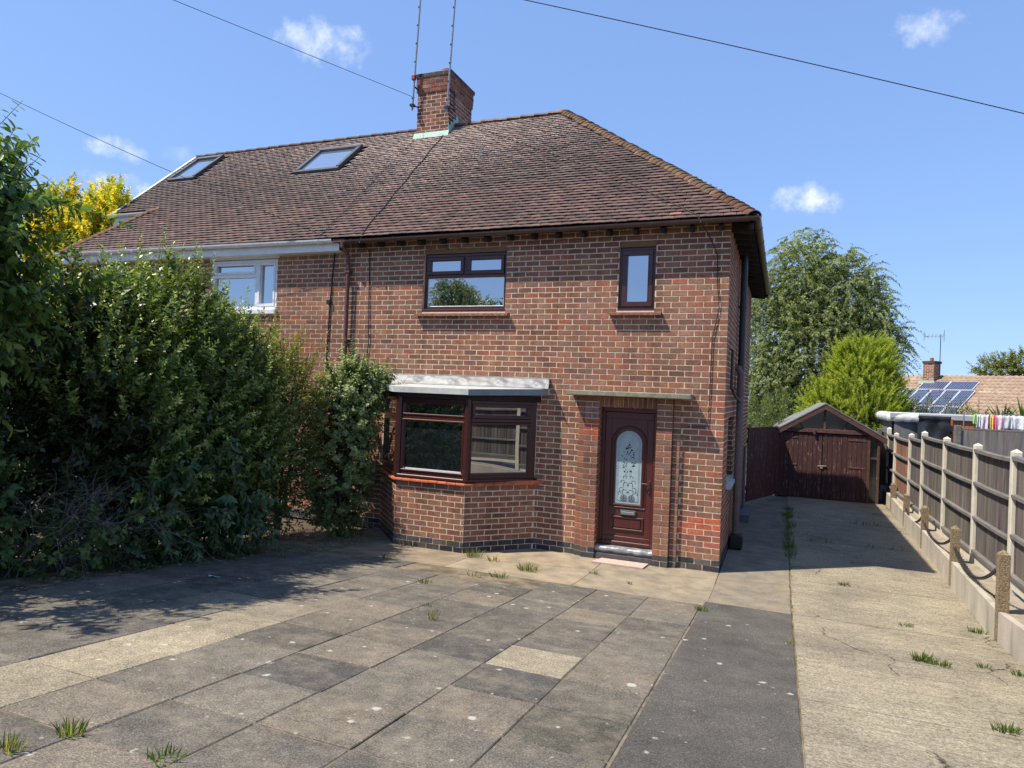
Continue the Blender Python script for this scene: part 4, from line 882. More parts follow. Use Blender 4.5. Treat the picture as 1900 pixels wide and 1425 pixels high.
m_ = MB(); m_.bbox(.70, 2.75, GY-.07, GY+.02, 1.665, 1.765, .006); m_.bbox(1.50, 1.55, GY-.1, GY-.06, 1.62, 1.75, .004); m_.bbox(.64, .715, GY-.05, GY+.05, 0, 1.68, .006); m_.bbox(2.72, 2.79, GY-.05, GY+.05, 0, 1.68, .006); m_.bbox(2.94, 3.0, GY-.05, GY+.05, 0, 1.64, .006); m_.bbox(2.78, 2.95, GY-.03, GY+.02, 1.08, 1.13, .004); m_.bbox(gax-.03, gax+.02, GY-.04, GY+.02, 1.76, 2.24, .004)
for (xa, za, xb, zb) in [(1.26, 1.76, 1.12, 2.0), (2.2, 1.76, 2.32, 2.02)]: m_.tube([(xa, GY-.01, za), (xb, GY-.01, zb)], .022, 4)
m_.build('frame', M_GTRIM, garage)
m_ = MB(); m_.add([(.82, GY+.015, 1.76), (2.78, GY+.015, 1.76), (gax, GY+.015, 2.28)], [(0, 1, 2)]); m_.add([(2.79, GY+.01, 0.05), (2.95, GY+.01, .05), (2.95, GY+.01, 1.6), (2.79, GY+.01, 1.68)], [(0, 1, 2, 3)]); m_.build('glazing', M_DKGLASS, garage)
for (x0, x1) in ((.718, 1.715), (1.728, 2.718)):
    m_ = MB(); m_.box(x0+.01, x1-.01, GY-.015, GY+.02, .03, 1.64); dob = m_.build('garage_door', M_GPAINT, garage)
    n = 9; wv = (x1-x0)/n; bme = MB(); bme.bbox(-wv/2+.003, wv/2-.003, -.035, -.014, .02, 1.645, .003)
    me = bpy.data.meshes.new('board'); me.from_pydata(bme.v, [], bme.f); me.materials.append(M_GPAINT)
    for i in range(n): o = obj('board', me, dob, (x0+wv*(i+.5), GY+rnd.uniform(-.003, .003), rnd.uniform(-.012, .004))); o.color = jit((1, 1, 1), .13)
    for z in (1.50, .82):
        m_ = MB(); a, b = ((x0+.02, x0+.42) if x0 < 1 else (x1-.42, x1-.02)); m_.bbox(a, b, GY-.045, GY-.034, z, z+.045, .003); m_.build('hinge', M_GTRIM, dob)
m_ = MB(); m_.tube([(1.62, GY-.055, .83), (1.82, GY-.055, .84)], .014, 6); m_.bbox(1.68, 1.74, GY-.06, GY-.035, .77, .82, .004); m_.build('bolt', material('rusty_bolt', (.25, .16, .10), (.32, .28, .25), 40, rough=.6), garage)
gate = thing('board_gate', 'maroon board gate closing the gap between house and garage', 'gate', (.3, 7.8, 0))
g0, g1 = Vector((.02, 6.85, 0)), Vector((.66, 8.70, 0)); gd = (g1-g0); GL = gd.length; gd.normalize(); ang = math.atan2(gd.y, gd.x)
m_ = MB(); m_.bbox(0, GL, .01, .05, .3, .4, .004); m_.bbox(0, GL, .01, .05, 1.4, 1.5, .004); m_.bbox(-.01, GL+.02, -.035, .03, 1.725, 1.775, .006)
o = m_.build('rail', M_GPAINT, None); o.location = g0; o.rotation_euler.z = ang; setparent(o, gate)
me_ = MB(); me_.bbox(-GL/10+.006, GL/10-.006, -.02, .008, .04, 1.73, .005); me = bpy.data.meshes.new('board'); me.from_pydata(me_.v, [], me_.f); me.materials.append(M_GPAINT)
for i in range(5): o = obj('board', me, gate, tuple(g0+gd*GL*(i+.5)/5)); o.rotation_euler.z = ang; o.color = jit((1.25, 1.1, 1.1), .12)

# ------------------------------------------------------------------ boundary: low concrete wall, spiked posts and chains, panel fence
M_WALLC = material('wall_concrete', (.47, .42, .34), (.36, .325, .265), 3, stretch=(1, 1, .35), rough=.95, bump=.003, bscale=90, fine=.15, c3=(.27, .245, .2), s3=4, src='obj')
M_LEDGE = material('ledge_soil', (.33, .28, .21), (.24, .20, .15), 6, rough=1., bump=.006, bscale=50, fine=.25)
M_PEB = material('pebble_post', (.30, .22, .13), (.13, .095, .06), 55, detail=2, rough=.95, bump=.012, bscale=75, c3=(.42, .35, .25), s3=60)
M_FPOST = material('fence_post_concrete', (.60, .55, .45), (.52, .475, .385), 8, rough=.95, bump=.003, bscale=120, fine=.12, c3=(.3, .28, .23), s3=40, lo3=.66, hi3=.74)
M_FWOOD = material('grey_fence_wood', (.145, .126, .108), (.085, .075, .067), 24, stretch=(1, 1, .07), rough=.9, bump=.002, bscale=80, src='obj', c3=(.22, .19, .16), s3=9)
M_FRAIL = material('grey_fence_rail', (.185, .172, .152), (.12, .11, .098), 16, stretch=(1, .15, 1), rough=.95, bump=.003, bscale=60)
def wx(y): return 2.955+.026*y          # face of the low wall
PY = [7.95, 5.75, 3.5, .98, -1.46, -3.9, -6.3]
PT = [.65, .68, .76, .84, 1.0, 1.22, 1.45]
WTOP = lambda y: .29 if y > 5 else (.33 if y > .98 else (.345 if y > -1.46 else .345+.1*(-1.46-y)))
wall = thing('retaining_wall', 'low pale concrete wall with spiked pebble posts beside the driveway', 'wall', (3, 2, 0))
edges = [9.75]+PY
for k in range(len(edges)-1):
    y1, y0 = edges[k], edges[k+1]; m_ = MB(); zt0 = WTOP(y0+.1); zt1 = WTOP(y1-.1)
    m_.hexa([(wx(y0), y0+.055, gz(y0)-.05), (wx(y0)+.07, y0+.055, gz(y0)-.05), (wx(y1)+.07, y1-.055, gz(y1)-.05), (wx(y1), y1-.055, gz(y1)-.05), (wx(y0), y0+.055, zt0), (wx(y0)+.07, y0+.055, zt0), (wx(y1)+.07, y1-.055, zt1), (wx(y1), y1-.055, zt1)])
    o = m_.build('wall_panel', M_WALLC, wall); o.color = jit((1, 1, 1), .06)
m_ = MB()
for k in range(len(edges)-1):
    y1, y0 = edges[k], edges[k+1]; zt0 = WTOP(y0+.1)-.012; zt1 = WTOP(y1-.1)-.012
    m_.hexa([(wx(y0)+.06, y0, 0), (3.9, y0, 0), (3.9, y1, 0), (wx(y1)+.06, y1, 0), (wx(y0)+.06, y0, zt0), (3.9, y0, zt0), (3.9, y1, zt1), (wx(y1)+.06, y1, zt1)])
struct(m_.build('terrace', M_LEDGE))
pk = 0
for y, t in zip(PY, PT):
    m_ = MB(); x = wx(y)-.004; w_ = .052
    m_.hexa([(x, y-w_, gz(y)-.02), (x+.1, y-w_, gz(y)-.02), (x+.1, y+w_, gz(y)-.02), (x, y+w_, gz(y)-.02), (x, y-w_, t-.05), (x+.1, y-w_, t-.05), (x+.1, y+w_, t-.05), (x, y+w_, t-.05)])
    m_.add([(x, y-w_, t-.05), (x+.1, y-w_, t-.05), (x+.1, y+w_, t-.05), (x, y+w_, t-.05), (x+.05, y, t)], [(0, 1, 4), (1, 2, 4), (2, 3, 4), (3, 0, 4)]); m_.build('post', M_PEB, wall)
M_CHAIN = material('black_chain', (.022, .022, .024), (.05, .045, .04), 40, rough=.55, spec=.4)
CHL = ['chain swag nearest the garage, slung between two spiked posts', 'chain swag between the third and second spiked posts from the garage', 'chain swag drooping below the wall top between the middle spiked posts', 'large near chain swag between the two closest spiked posts']
def chain(a, b, sag, label, r=.011):
    A, B = Vector(a), Vector(b); n = max(18, int((B-A).length*1.25/.045)); m_ = MB()
    pts = [A+(B-A)*i/n-Vector((0, 0, sag*4*(i/n)*(1-i/n))) for i in range(n+1)]
    for i in range(n):
        p_, d = (pts[i]+pts[i+1])/2, (pts[i+1]-pts[i]); d.normalize(); s_ = d.orthogonal().normalized() if i % 2 else d.cross(d.orthogonal()).normalized()
        L_, w_ = .034, .017; ring_ = [p_+d*L_*math.cos(t)+s_*w_*math.sin(t) for t in [k*math.pi/3 for k in range(7)]]
        m_.tube(ring_, r*.55, 4, cap=False)
        if i % 2: m_.tube([p_-s_*.03, p_+s_*.03], [.002, .002], 3)
    tag(m_.build('chain', M_CHAIN), label, 'chain', 'chains slung between the wall posts')
for k in range(4):
    y1, y0 = PY[k], PY[k+1]; z1, z0 = PT[k]-.28, PT[k+1]-.2
    if k == 0: continue
    chain((wx(y1)+.03, y1-.05, PT[k]-.30), (wx(y0)+.03, y0+.05, PT[k+1]-.18), .20 if k < 3 else .26, CHL[k])
chain((wx(.98)+.06, .9, .5), (wx(-1.46)+.14, -1.1, .37), .10, 'second thinner chain lying slack behind the closest chain swag', .008)
# panel fence on concrete posts
FX = 3.30
FY = [9.6, 8.4, 6.38, 4.98, 3.09, 1.17, -.5, -2.35, -4.2]
FT = [1.84, 1.76, 1.84, 1.95, 1.94, 1.95, 1.98, 2.02, 2.12]
fence = thing('panel_fence', 'weathered grey board fence with pale concrete posts along the driveway', 'fence', (FX, 2.5, 0))
for y, t in zip(FY, FT):
    m_ = MB(); m_.bbox(FX-.05, FX+.05, y-.05, y+.05, .1, t, .008); m_.add([(FX-.042, y-.042, t), (FX+.042, y-.042, t), (FX+.042, y+.042, t), (FX-.042, y+.042, t), (FX, y, t+.03)], [(0, 1, 4), (1, 2, 4), (2, 3, 4), (3, 0, 4)]); m_.build('concrete_post', M_FPOST, fence)
bmesh_ = {}
for k in range(len(FY)-1):
    y1, y0 = FY[k]-.05, FY[k+1]+.05; L_ = y1-y0; zb = WTOP(y0)+.12 if k < 6 else WTOP(y0)+.10; zt_ = min(FT[k], FT[k+1])-.06
    m_ = MB(); m_.bbox(FX-.02, FX+.02, y0, y1, WTOP(y0)-.04, zb, .004); m_.build('gravel_board', M_FPOST, fence)
    m_ = MB(); N_ = 6
    for (zz_, h_, th_) in ((zt_-.035, .05, .05), (zb+(zt_-zb)*.66, .045, .04), (zb+(zt_-zb)*.33, .045, .04), (zb+.0, .05, .04)):
        V = []; F = []
        for i in range(N_+1):
            t = i/N_; yy = y0+L_*t; sg = -.009*math.sin(math.pi*t)
            V += [(FX-.035-th_/2, yy, zz_+sg), (FX-.004, yy, zz_+sg), (FX-.004, yy, zz_+h_+sg), (FX-.035-th_/2, yy, zz_+h_*.8+sg)]
        for i in range(N_): o_ = 4*i; F += [(o_+q, o_+(q+1) % 4, o_+4+(q+1) % 4, o_+4+q) for q in range(4)]
        F += [(3, 2, 1, 0), (4*N_, 4*N_+1, 4*N_+2, 4*N_+3)]
        m_.add(V, F)
    panel = m_.build('fence_panel', M_FRAIL, fence)
    n = int(L_/.088); wv = L_/n; tint = (1.7, 1.0, .72) if k == 1 else ((1., .98, .95) if k < 5 else (.92, .90, .92))
    for i in range(n):
        key = (k, i % 3); t = (i+.5)/n
        if key not in bmesh_:
            q = MB(); hh = zt_-zb+.02; q.hexa([(-.004, -wv/2-.012, 0), (.006, -wv/2-.012, 0), (.004, wv/2, 0), (-.012, wv/2, 0), (-.004, -wv/2-.012, hh), (.006, -wv/2-.012, hh), (.004, wv/2, hh), (-.012, wv/2, hh)])
            me = bpy.data.meshes.new('board'); me.from_pydata(q.v, [], q.f); me.materials.append(M_FWOOD); bmesh_[key] = me
        o = obj('board', bmesh_[key], panel, (FX+.006+rnd.uniform(-.002, .002), y0+wv*(i+.5), zb-.015-.009*math.sin(math.pi*t)+rnd.uniform(-.006, .004))); o.color = jit(tint, .27)

# ------------------------------------------------------------------ neighbour's side: grey fence, shed, washing, bungalow
gf = thing('board_fence', 'plain grey vertical board fence seen beyond the panel fence', 'fence', (4.9, 6, 0))
m_ = MB(); m_.bbox(3.98, 4.09, 5.93, 6.06, .2, 2.09, .008); m_.bbox(4.05, 7.2, 5.985, 6.05, 2.005, 2.04, .005); m_.bbox(4.05, 7.2, 6.0, 6.05, .5, .58, .005); gr_ = m_.build('frame', M_FRAIL, gf)
q = MB(); q.hexa([(-.065, -.005, .3), (.075, .006, .3), (.075, .016, .3), (-.065, .012, .3), (-.065, -.012, 2.0), (.075, .002, 2.0), (.075, .012, 2.0), (-.065, .006, 2.0)])
me = bpy.data.meshes.new('board'); me.from_pydata(q.v, [], q.f); me.materials.append(M_FWOOD)
for i in range(24): o = obj('board', me, gf, (4.15+.128*i, 5.98+rnd.uniform(-.004, .004), rnd.uniform(-.01, .004))); o.color = jit((1.55, 1.6, 1.65), .1)
m_ = MB(); m_.bbox(3.05, 3.5, 10.35, 10.4, .3, 1.72, .01); m_.bbox(3.12, 3.22, 10.3, 10.42, .2, 1.80, .01); tag(m_.build('back_fence', M_FWOOD), 'short dark fence in the corner behind the garage', 'fence')
shed = thing('lean_to_shed', 'flat roofed shed with white felt edge and black tarpaulin side', 'shed', (4.5, 11, 0))
m_ = MB(); V = []; F = []
N_ = 20                    # soft rolled white felt round the roof edge
prof = [(0, -.19), (-.035, -.14), (-.045, -.07), (-.03, -.01), (.03, .03), (.12, .03)]
path_ = [(3.28, 12.2), (3.28, 9.62), (3.92, 9.50)]
for i in range(N_+1):
    t = i/N_; P0 = Vector(path_[0]) if t < .6 else Vector(path_[1]); P1 = Vector(path_[1]) if t < .6 else Vector(path_[2]); q_ = t/.6 if t < .6 else (t-.6)/.4; c_ = P0+(P1-P0)*q_
    nn_ = Vector((-1, 0)) if t < .55 else (Vector((-.7, -.7)) if t < .65 else Vector((-.1, -1)))
    for (a, b) in prof: V.append((c_.x-nn_.x*(a+.0), c_.y-nn_.y*a, 2.21+b+.012*math.sin(i*2.1+a*30)))
m = len(prof)
for i in range(N_):
    for k in range(m-1): F.append((i*m+k, i*m+k+1, (i+1)*m+k+1, (i+1)*m+k))
add('felt_edge', V, F, material('white_felt', (.62, .62, .60), (.50, .50, .48), 9, rough=.9, bump=.01, bscale=14), shed, smooth=True)
m_ = MB(); m_.box(3.3, 7.5, 9.55, 12.3, 2.12, 2.235); m_.build('roof', material('shed_roof_grey', (.40, .41, .41), (.34, .35, .35), 5, rough=.8), shed)
m_ = MB(); m_.box(3.36, 3.40, 9.62, 12.2, .3, 2.12); m_.box(3.36, 3.95, 9.62, 9.66, .3, 2.12); m_.build('side_panel', material('shed_board_grey', (.17, .17, .165), (.12, .12, .12), 8, stretch=(1, 1, .2), rough=.9), shed)
V = []; F = []
for i in range(17):
    for j in range(9):
        x = 3.90+.70*i/16; z = 2.20-.7*j/8; V.append((x, 9.47+.012*math.sin(i*.7+j*.5)+.006*math.sin(j*1.2-i*.4)-(.05 if j == 0 else 0), z))
for i in range(16):
    for j in range(8): o_ = i*9+j; F.append((o_, o_+1, o_+10, o_+9))
o = add('tarpaulin', V, F, material('black_tarp', (.018, .018, .02), (.03, .03, .033), 7, rough=.28, spec=.6), shed, smooth=True); md = o.modifiers.new('t', 'SOLIDIFY'); md.thickness = .004
m_ = MB()
for i in range(5): m_.bbox(4.62+.1*i, 4.715+.1*i, 9.6, 9.63, .4, 2.12, .004)
m_.bbox(4.58, 4.66, 9.52, 9.6, .4, 2.15, .006); m_.bbox(4.6, 5.15, 9.52, 9.56, 1.78, 1.84, .005); m_.build('timber_panel', material('orange_timber', (.40, .15, .055), (.30, .11, .045), 14, stretch=(1, 1, .2), rough=.7), shed)
m_ = MB(); m_.tube([(4.40, 7.23, 2.33), (7.5, 7.17, 2.34)], .005, 5); m_.tube([(7.5, 7.17, .2), (7.5, 7.17, 2.4)], .03, 8); m_.tube([(4.40, 7.23, .2), (4.40, 7.23, 2.36)], .012, 8); tag(m_.build('washing_line', M_STEEL), 'thin washing line strung behind the grey board fence', 'washing line')
CLOTH = [(4.57, .05, (.30, .62, .10), 'lime green edged cloth at the left end of the washing line', .20), (4.615, .075, (.62, .62, .64), 'white patterned sleeve beside the lime green cloth', .26), (4.69, .145, (.72, .58, .62), 'pale pink patterned bedding on the washing line', .30),
         (4.84, .035, (.16, .20, .24), 'narrow dark striped cloth between pale bedding and yellow cloth', .32), (4.875, .055, (.82, .62, .16), 'yellow cloth beside the bright pink towel on the line', .32), (4.93, .06, (.85, .12, .26), 'bright pink towel on the washing line', .32), (4.99, .135, (.74, .54, .60), 'pink mottled cloth right of the bright pink towel', .30), (5.13, .14, (.55, .56, .58), 'grey and white shorts hanging on the line', .26), (5.28, .24, (.74, .74, .76), 'white garment at the right end of the washing line', .28)]
for (x, w_, c, lab, h_) in CLOTH:
    V = []; F = []; n = 9; ph = rnd.uniform(0, 6)
    for i in range(n):
        for j in range(6):
            t, s_ = i/(n-1), j/5; V.append((x+w_*t+.006*math.sin(j+ph), 7.22+.02*math.sin(t*9+ph+s_*1.5)*(.4+s_)-.02*(x-4.5), 2.325-h_*s_*1.15-.02*abs(math.sin(t*3.14*2))))
    for i in range(n-1):
        for j in range(5): o_ = i*6+j; F.append((o_, o_+1, o_+7, o_+6))
    mt = material('cloth_'+lab.split()[0]+lab.split()[1]+str(int(x*100)), c, tuple(v*.75 for v in c), 28, rough=.9, lo=.45, hi=.6)
    o = add('garment', V, F, mt, None, smooth=True); tag(o, lab, 'laundry', 'washing on the line'); md = o.modifiers.new('t', 'SOLIDIFY'); md.thickness = .003
# bungalow beyond
BR, BRD, BDN = Vector((7.05, 32.4, 4.0)), Vector((.805, -.593, 0)), Vector((-.593, -.805, 0)); BP = math.radians(30)
BS = BDN*math.cos(BP)-Vector((0, 0, math.sin(BP))); BNN = BRD.cross(BS); BNN = BNN if BNN.z > 0 else -BNN
def bp(u, s, up=0.): return BR+BRD*u+BS*s+BNN*up
bung = thing('bungalow', 'distant bungalow with brown tiled roof and rows of solar panels', 'house', tuple(bp(4, 3)-Vector((0, 0, 2.5))))
m_ = MB(); BW = 26
m_.add([bp(-4, 0), bp(BW, 0), bp(BW, 4.6), bp(-4, 4.6)], [(0, 1, 2, 3)]); m_.add([bp(-4, 0), bp(BW, 0), bp(BW, 0)-BDN*4-Vector((0, 0, 2.3)), bp(-4, 0)-BDN*4-Vector((0, 0, 2.3))], [(0, 1, 2, 3)])
bro = m_.build('roof', material('bungalow_roof', (.2, .15, .115), rough=.9), bung)
V = []; F = []; C = []      # rolls of the interlocking tiles
for r_ in range(15):
    s0, s1 = r_*.31, (r_+1)*.31+.03; nU = int((BW+4)/.06)
    base = len(V)
    for i in range(nU+1):
        u = -4+.06*i; wv = .022*math.sin(u*2*math.pi/.24)+.024; k_ = .85+.3*((i*7919+r_*104729) % 97)/97
        for (s_, up) in ((s0, wv+.0), (s1, wv+.045), (s1, 0)): V.append(bp(u, s_, up+.0)); C.append((k_, k_*.98, k_*.95))
    for i in range(nU):
        o_ = base+3*i; F += [(o_, o_+3, o_+4, o_+1), (o_+1, o_+4, o_+5, o_+2)]
stuff(fastmesh('roof_tiling', np.array([tuple(v) for v in V]), np.array(F), material('pantile', (.33, .24, .175), (.25, .18, .135), 3, rough=.9, src='vert', c3=(.42, .34, .26), s3=2), bro, np.array(C)))
m_ = MB(); fl_ = [bp(-3.6, 4.2), bp(BW-.4, 4.2), bp(BW-.4, 4.2)-BDN*7, bp(-3.6, 4.2)-BDN*7]; m_.prism([(v.x, v.y) for v in fl_], -.1, 2.0); m_.build('wall', M_MORTAR, bung)
M_PV = material('solar_cells', (.022, .032, .075), (.03, .045, .095), 5, rough=.18, spec=.6)
def pv(u0, u1, s0, s1, nu, ns):
    f = MB(); f.hexa([bp(u0, s0, .08), bp(u1, s0, .08), bp(u1, s1, .08), bp(u0, s1, .08), bp(u0, s0, .12), bp(u1, s0, .12), bp(u1, s1, .12), bp(u0, s1, .12)]); fo = f.build('solar_panel', material('aluminium_frame', (.62, .63, .65), rough=.4, metallic=.3), bung)
    c = MB()
    for i in range(nu):
        for j in range(ns):
            a, b = u0+.035+(u1-u0-.07)*(i+.04)/nu, u0+.035+(u1-u0-.07)*(i+.96)/nu; p_, q_ = s0+.03+(s1-s0-.06)*(j+.04)/ns, s0+.03+(s1-s0-.06)*(j+.96)/ns; g_ = .012
            c.add([bp(a+g_, p_, .124), bp(b-g_, p_, .124), bp(b, p_+g_, .124), bp(b, q_-g_, .124), bp(b-g_, q_, .124), bp(a+g_, q_, .124), bp(a, q_-g_, .124), bp(a, p_+g_, .124)], [(0, 1, 2, 3, 4, 5, 6, 7)])
    c.build('cells', M_PV, fo)
    q = MB(); q.hexa([bp(u0+.03, s0+.03, .121), bp(u1-.03, s0+.03, .121), bp(u1-.03, s1-.03, .121), bp(u0+.03, s1-.03, .121), bp(u0+.03, s0+.03, .1225), bp(u1-.03, s0+.03, .1225), bp(u1-.03, s1-.03, .1225), bp(u0+.03, s1-.03, .1225)]); q.build('backing', material('pv_backing', (.30, .33, .38), rough=.3), fo)
for i in range(2): pv(1.28+1.31*i, 1.28+1.31*i+1.29, .82, 1.69, 11, 6)
for i in range(6): pv(.05+.675*i-.02, .05+.675*i+.635, 1.75, 3.34, 6, 10)
for i in range(3): pv(2.1+.675*i, 2.1+.675*i+.655, 3.40, 4.5, 6, 8)
m_ = MB(); cc = bp(1.45, .55); c0 = Vector((cc.x, cc.y, 0)); hw = .27
cpoly = [(c0+BRD*a+BDN*b) for a, b in ((-hw, -.35), (hw, -.35), (hw, .3), (-hw, .3))]
m_.prism([(v.x, v.y) for v in cpoly], 3.2, 4.72); bch = m_.build('chimney', M_MORTAR, bung)
cb = MB()
for (a, b) in ((3, 2), (2, 1), (0, 3)):
    A_, B_ = cpoly[a], cpoly[b]; L_ = (B_-A_).length; u_ = (B_-A_)/L_; n_ = (u_.y, -u_.x)
    lay(cb, (A_.x, A_.y, 0), (u_.x, u_.y), n_, L_, 38, 57, (), 0, ccol)
cp2 = [(c0+BRD*a+BDN*b) for a, b in ((-hw-.04, -.39), (hw+.04, -.39), (hw+.04, .34), (-hw-.04, .34))]; cb.prism([(v.x, v.y) for v in cp2], 4.62, 4.74, (.12, .09, .08, 1))
cb.build('brickwork', M_BRV, bch)
m_ = MB(); m_.prism([(c0.x+.09*math.cos(t), c0.y+.09*math.sin(t)) for t in [i*math.pi/5 for i in range(10)]], 4.7, 4.92); m_.build('chimney_pot', M_POT, bch)
m_ = MB(); fz = bp(1.45, .55+.36).z
m_.prism([((c0+BRD*a+BDN*b).x, (c0+BRD*a+BDN*b).y) for a, b in ((-hw-.12, .30), (hw+.12, .30), (hw+.12, .48), (-hw-.12, .48))], lambda x, y: fz-.02, lambda x, y: fz+.16); m_.build('flashing', M_COPPER, bch)
t_ = thing('tv_aerial', 'small television aerial on the distant bungalow chimney', 'aerial', tuple(c0+BRD*.42+Vector((0, 0, 4.2))))
q0 = c0+BRD*.40; m_ = MB(); m_.tube([(q0.x, q0.y, 4.0), (q0.x, q0.y, 6.12)], .018, 6); m_.build('pole', M_BLACK, t_)
m_ = MB(); e_ = Vector((.95, -.3, 0)); f_ = Vector((.2, .6, .75)).normalized(); b0 = Vector((q0.x, q0.y, 6.05)); m_.tube([b0-e_*.75, b0+e_*.15], .012, 5)
for k in range(6): c_ = b0+e_*(-.7+.16*k); m_.tube([c_-f_*.16, c_+f_*.16], .008, 4)
m_.tube([b0+e_*.15+Vector((0, 0, -.3)), b0+e_*.15+Vector((0, 0, .3))], .012, 4); m_.tube([b0-e_*.75+Vector((0, 0, -.25)), b0-e_*.75+Vector((0, 0, .25))], .01, 4); m_.build('antenna', M_BLACK, t_)

# ------------------------------------------------------------------ vegetation
M_LEAF = leafmat('leaf'); M_LEAFG = leafmat('glossy_leaf', .36, .22, .5); M_LEAFM = leafmat('matt_leaf', .65, .4, .25); M_LEAFO = leafmat('single_leaf', .42, .35, .45, True)
M_BARK = material('twig_bark', (.12, .095, .07), (.08, .065, .05), 20, rough=.9)
M_BARE = material('bare_twig', (.17, .148, .128), (.11, .097, .083), 20, rough=.9)
def nrmz(a): return a/np.maximum(np.linalg.norm(a, axis=-1, keepdims=True), 1e-9)
def ell(n, c, r, rmin=.55, up=.7, rand=.45, zmin=None):
    d = nrmz(rng.normal(size=(n, 3))); rad = rmin+(1-rmin)*rng.random((n, 1))**.6
    pos = np.array(c)+d*np.array(r)*rad; out = nrmz(d/np.array(r))
    dr = nrmz(out*.75+np.array([0, 0, up])+rng.normal(size=(n, 3))*rand)
    if zmin is not None: k = pos[:, 2] > zmin; pos, dr = pos[k], dr[k]
    return pos, dr
def foliage(parent, mat, pos, dr, L, spacing, ll, lw, cols, ang=.9, droop=0., pairs=2, name='foliage', tip=.5, young=None, stem=.0035, curl=.12, six=False, wood=None, shade=.25, n_obj=0):
    n = len(pos); L = np.broadcast_to(np.asarray(L, float), (n,)) if np.ndim(L) else np.full(n, float(L))*(.6+.8*rng.random(n))
    cnt = np.maximum(2, (L/spacing).astype(int)); idx = np.repeat(np.arange(n), cnt*pairs)
    st = np.concatenate([[0], np.cumsum(cnt*pairs)[:-1]]); loc = np.arange(len(idx))-st[idx]; node = loc//pairs; k = loc % pairs
    t = (node+.3+.5*rng.random(len(idx)))*spacing; tt = t/L[idx]
    g = np.array([0, 0, -1.])
    D = dr[idx]+g*droop*t[:, None]*2; D = nrmz(D); p = pos[idx]+dr[idx]*t[:, None]+g*droop*(t**2)[:, None]
    ref = np.where(np.abs(D[:, 2:3]) > .9, np.array([[1., 0, 0]]), np.array([[0, 0, 1.]])); e1 = nrmz(np.cross(D, ref)); e2 = np.cross(D, e1)
    ph = node*1.9+k*(2*math.pi/pairs)+rng.normal(size=len(idx))*.35+idx*2.4
    rad = e1*np.cos(ph)[:, None]+e2*np.sin(ph)[:, None]; a = ang+rng.normal(size=len(idx))*.22
    ld = nrmz(D*np.cos(a)[:, None]+rad*np.sin(a)[:, None]+g*curl); side = nrmz(np.cross(ld, rad*.4+D)+rng.normal(size=(len(idx), 3))*.18); up = nrmz(np.cross(side, ld))
    sz = (1-tip*tt**2)*(.7+.6*rng.random(len(idx))); l = (ll*sz)[:, None]; w = (lw*sz)[:, None]/2
    cp = np.array([c[0] for c in cols], float); cw = np.array([c[1] for c in cols], float); base = cp[rng.choice(len(cp), n, p=cw/cw.sum())]
    C = base[idx]*(1+shade*rng.normal(size=(len(idx), 1))).clip(.45, 1.7)
    if young is not None: f = ((tt-.55)/.45).clip(0, 1)[:, None]; C = C*(1-f)+np.array(young)*f*(.8+.4*rng.random((len(idx), 1)))
    if n_obj:
        far = np.argsort(((p-np.array(CAMP))**2).sum(1)+4*rng.random(len(p))); pick, keep_ = far[:n_obj], far[n_obj:]
        for q in pick:
            M_ = Matrix(((ld[q, 0]*l[q, 0], side[q, 0]*w[q, 0], up[q, 0]*w[q, 0], p[q, 0]), (ld[q, 1]*l[q, 0], side[q, 1]*w[q, 0], up[q, 1]*w[q, 0], p[q, 1]), (ld[q, 2]*l[q, 0], side[q, 2]*w[q, 0], up[q, 2]*w[q, 0], p[q, 2]), (0, 0, 0, 1)))
            o = obj('leaf', LEAFME[int(q) % 3]); o.matrix_basis = M_; setparent(o, parent); o.color = (*[float(x) for x in C[q][:3]], 1)
        p, ld, side, up, l, w, C, idx = p[keep_], ld[keep_], side[keep_], up[keep_], l[keep_], w[keep_], C[keep_], idx[keep_]
    if six:
        v = np.stack([p, p+ld*l*.3+side*w*.85+up*w*.25, p+ld*l*.66+side*w*.8+up*w*.2-up*l*.02, p+ld*l-up*l*.12, p+ld*l*.66-side*w*.8+up*w*.2-up*l*.02, p+ld*l*.3-side*w*.85+up*w*.25], 1)
        o = np.arange(len(idx))*6; F = np.concatenate([np.stack([o, o+1, o+2, o+3], 1), np.stack([o, o+3, o+4, o+5], 1)]); C = np.repeat(C, 6, 0)
    else:
        v = np.stack([p, p+ld*l*.45+side*w+up*w*.3, p+ld*l-up*l*.08, p+ld*l*.45-side*w+up*w*.3], 1); o = np.arange(len(idx))*4; F = np.stack([o, o+1, o+2, o+3], 1); C = np.repeat(C, 4, 0)
    ob = stuff(fastmesh(name, v.reshape(-1, 3), F, mat, parent, C))
    if stem:
        ts = np.array([0, .5, 1.]); V = []
        for q in ts:
            c_ = pos+dr*(L*q)[:, None]+g*droop*((L*q)**2)[:, None]; r_ = stem*(1-.7*q)
            for b in range(3): V.append(c_+np.array([math.cos(b*2.09), math.sin(b*2.09), .3*math.sin(b*4)])*r_)
        V = np.stack(V, 1).reshape(-1, 3); o = np.arange(n)*9; F = []
        for s_ in range(2):
            for b in range(3): F.append(np.stack([o+s_*3+b, o+s_*3+(b+1) % 3, o+s_*3+3+(b+1) % 3, o+s_*3+3+b], 1))
        stuff(fastmesh('stems', V, np.concatenate(F), wood or M_BARK, parent))
    return ob
LEAFME = []
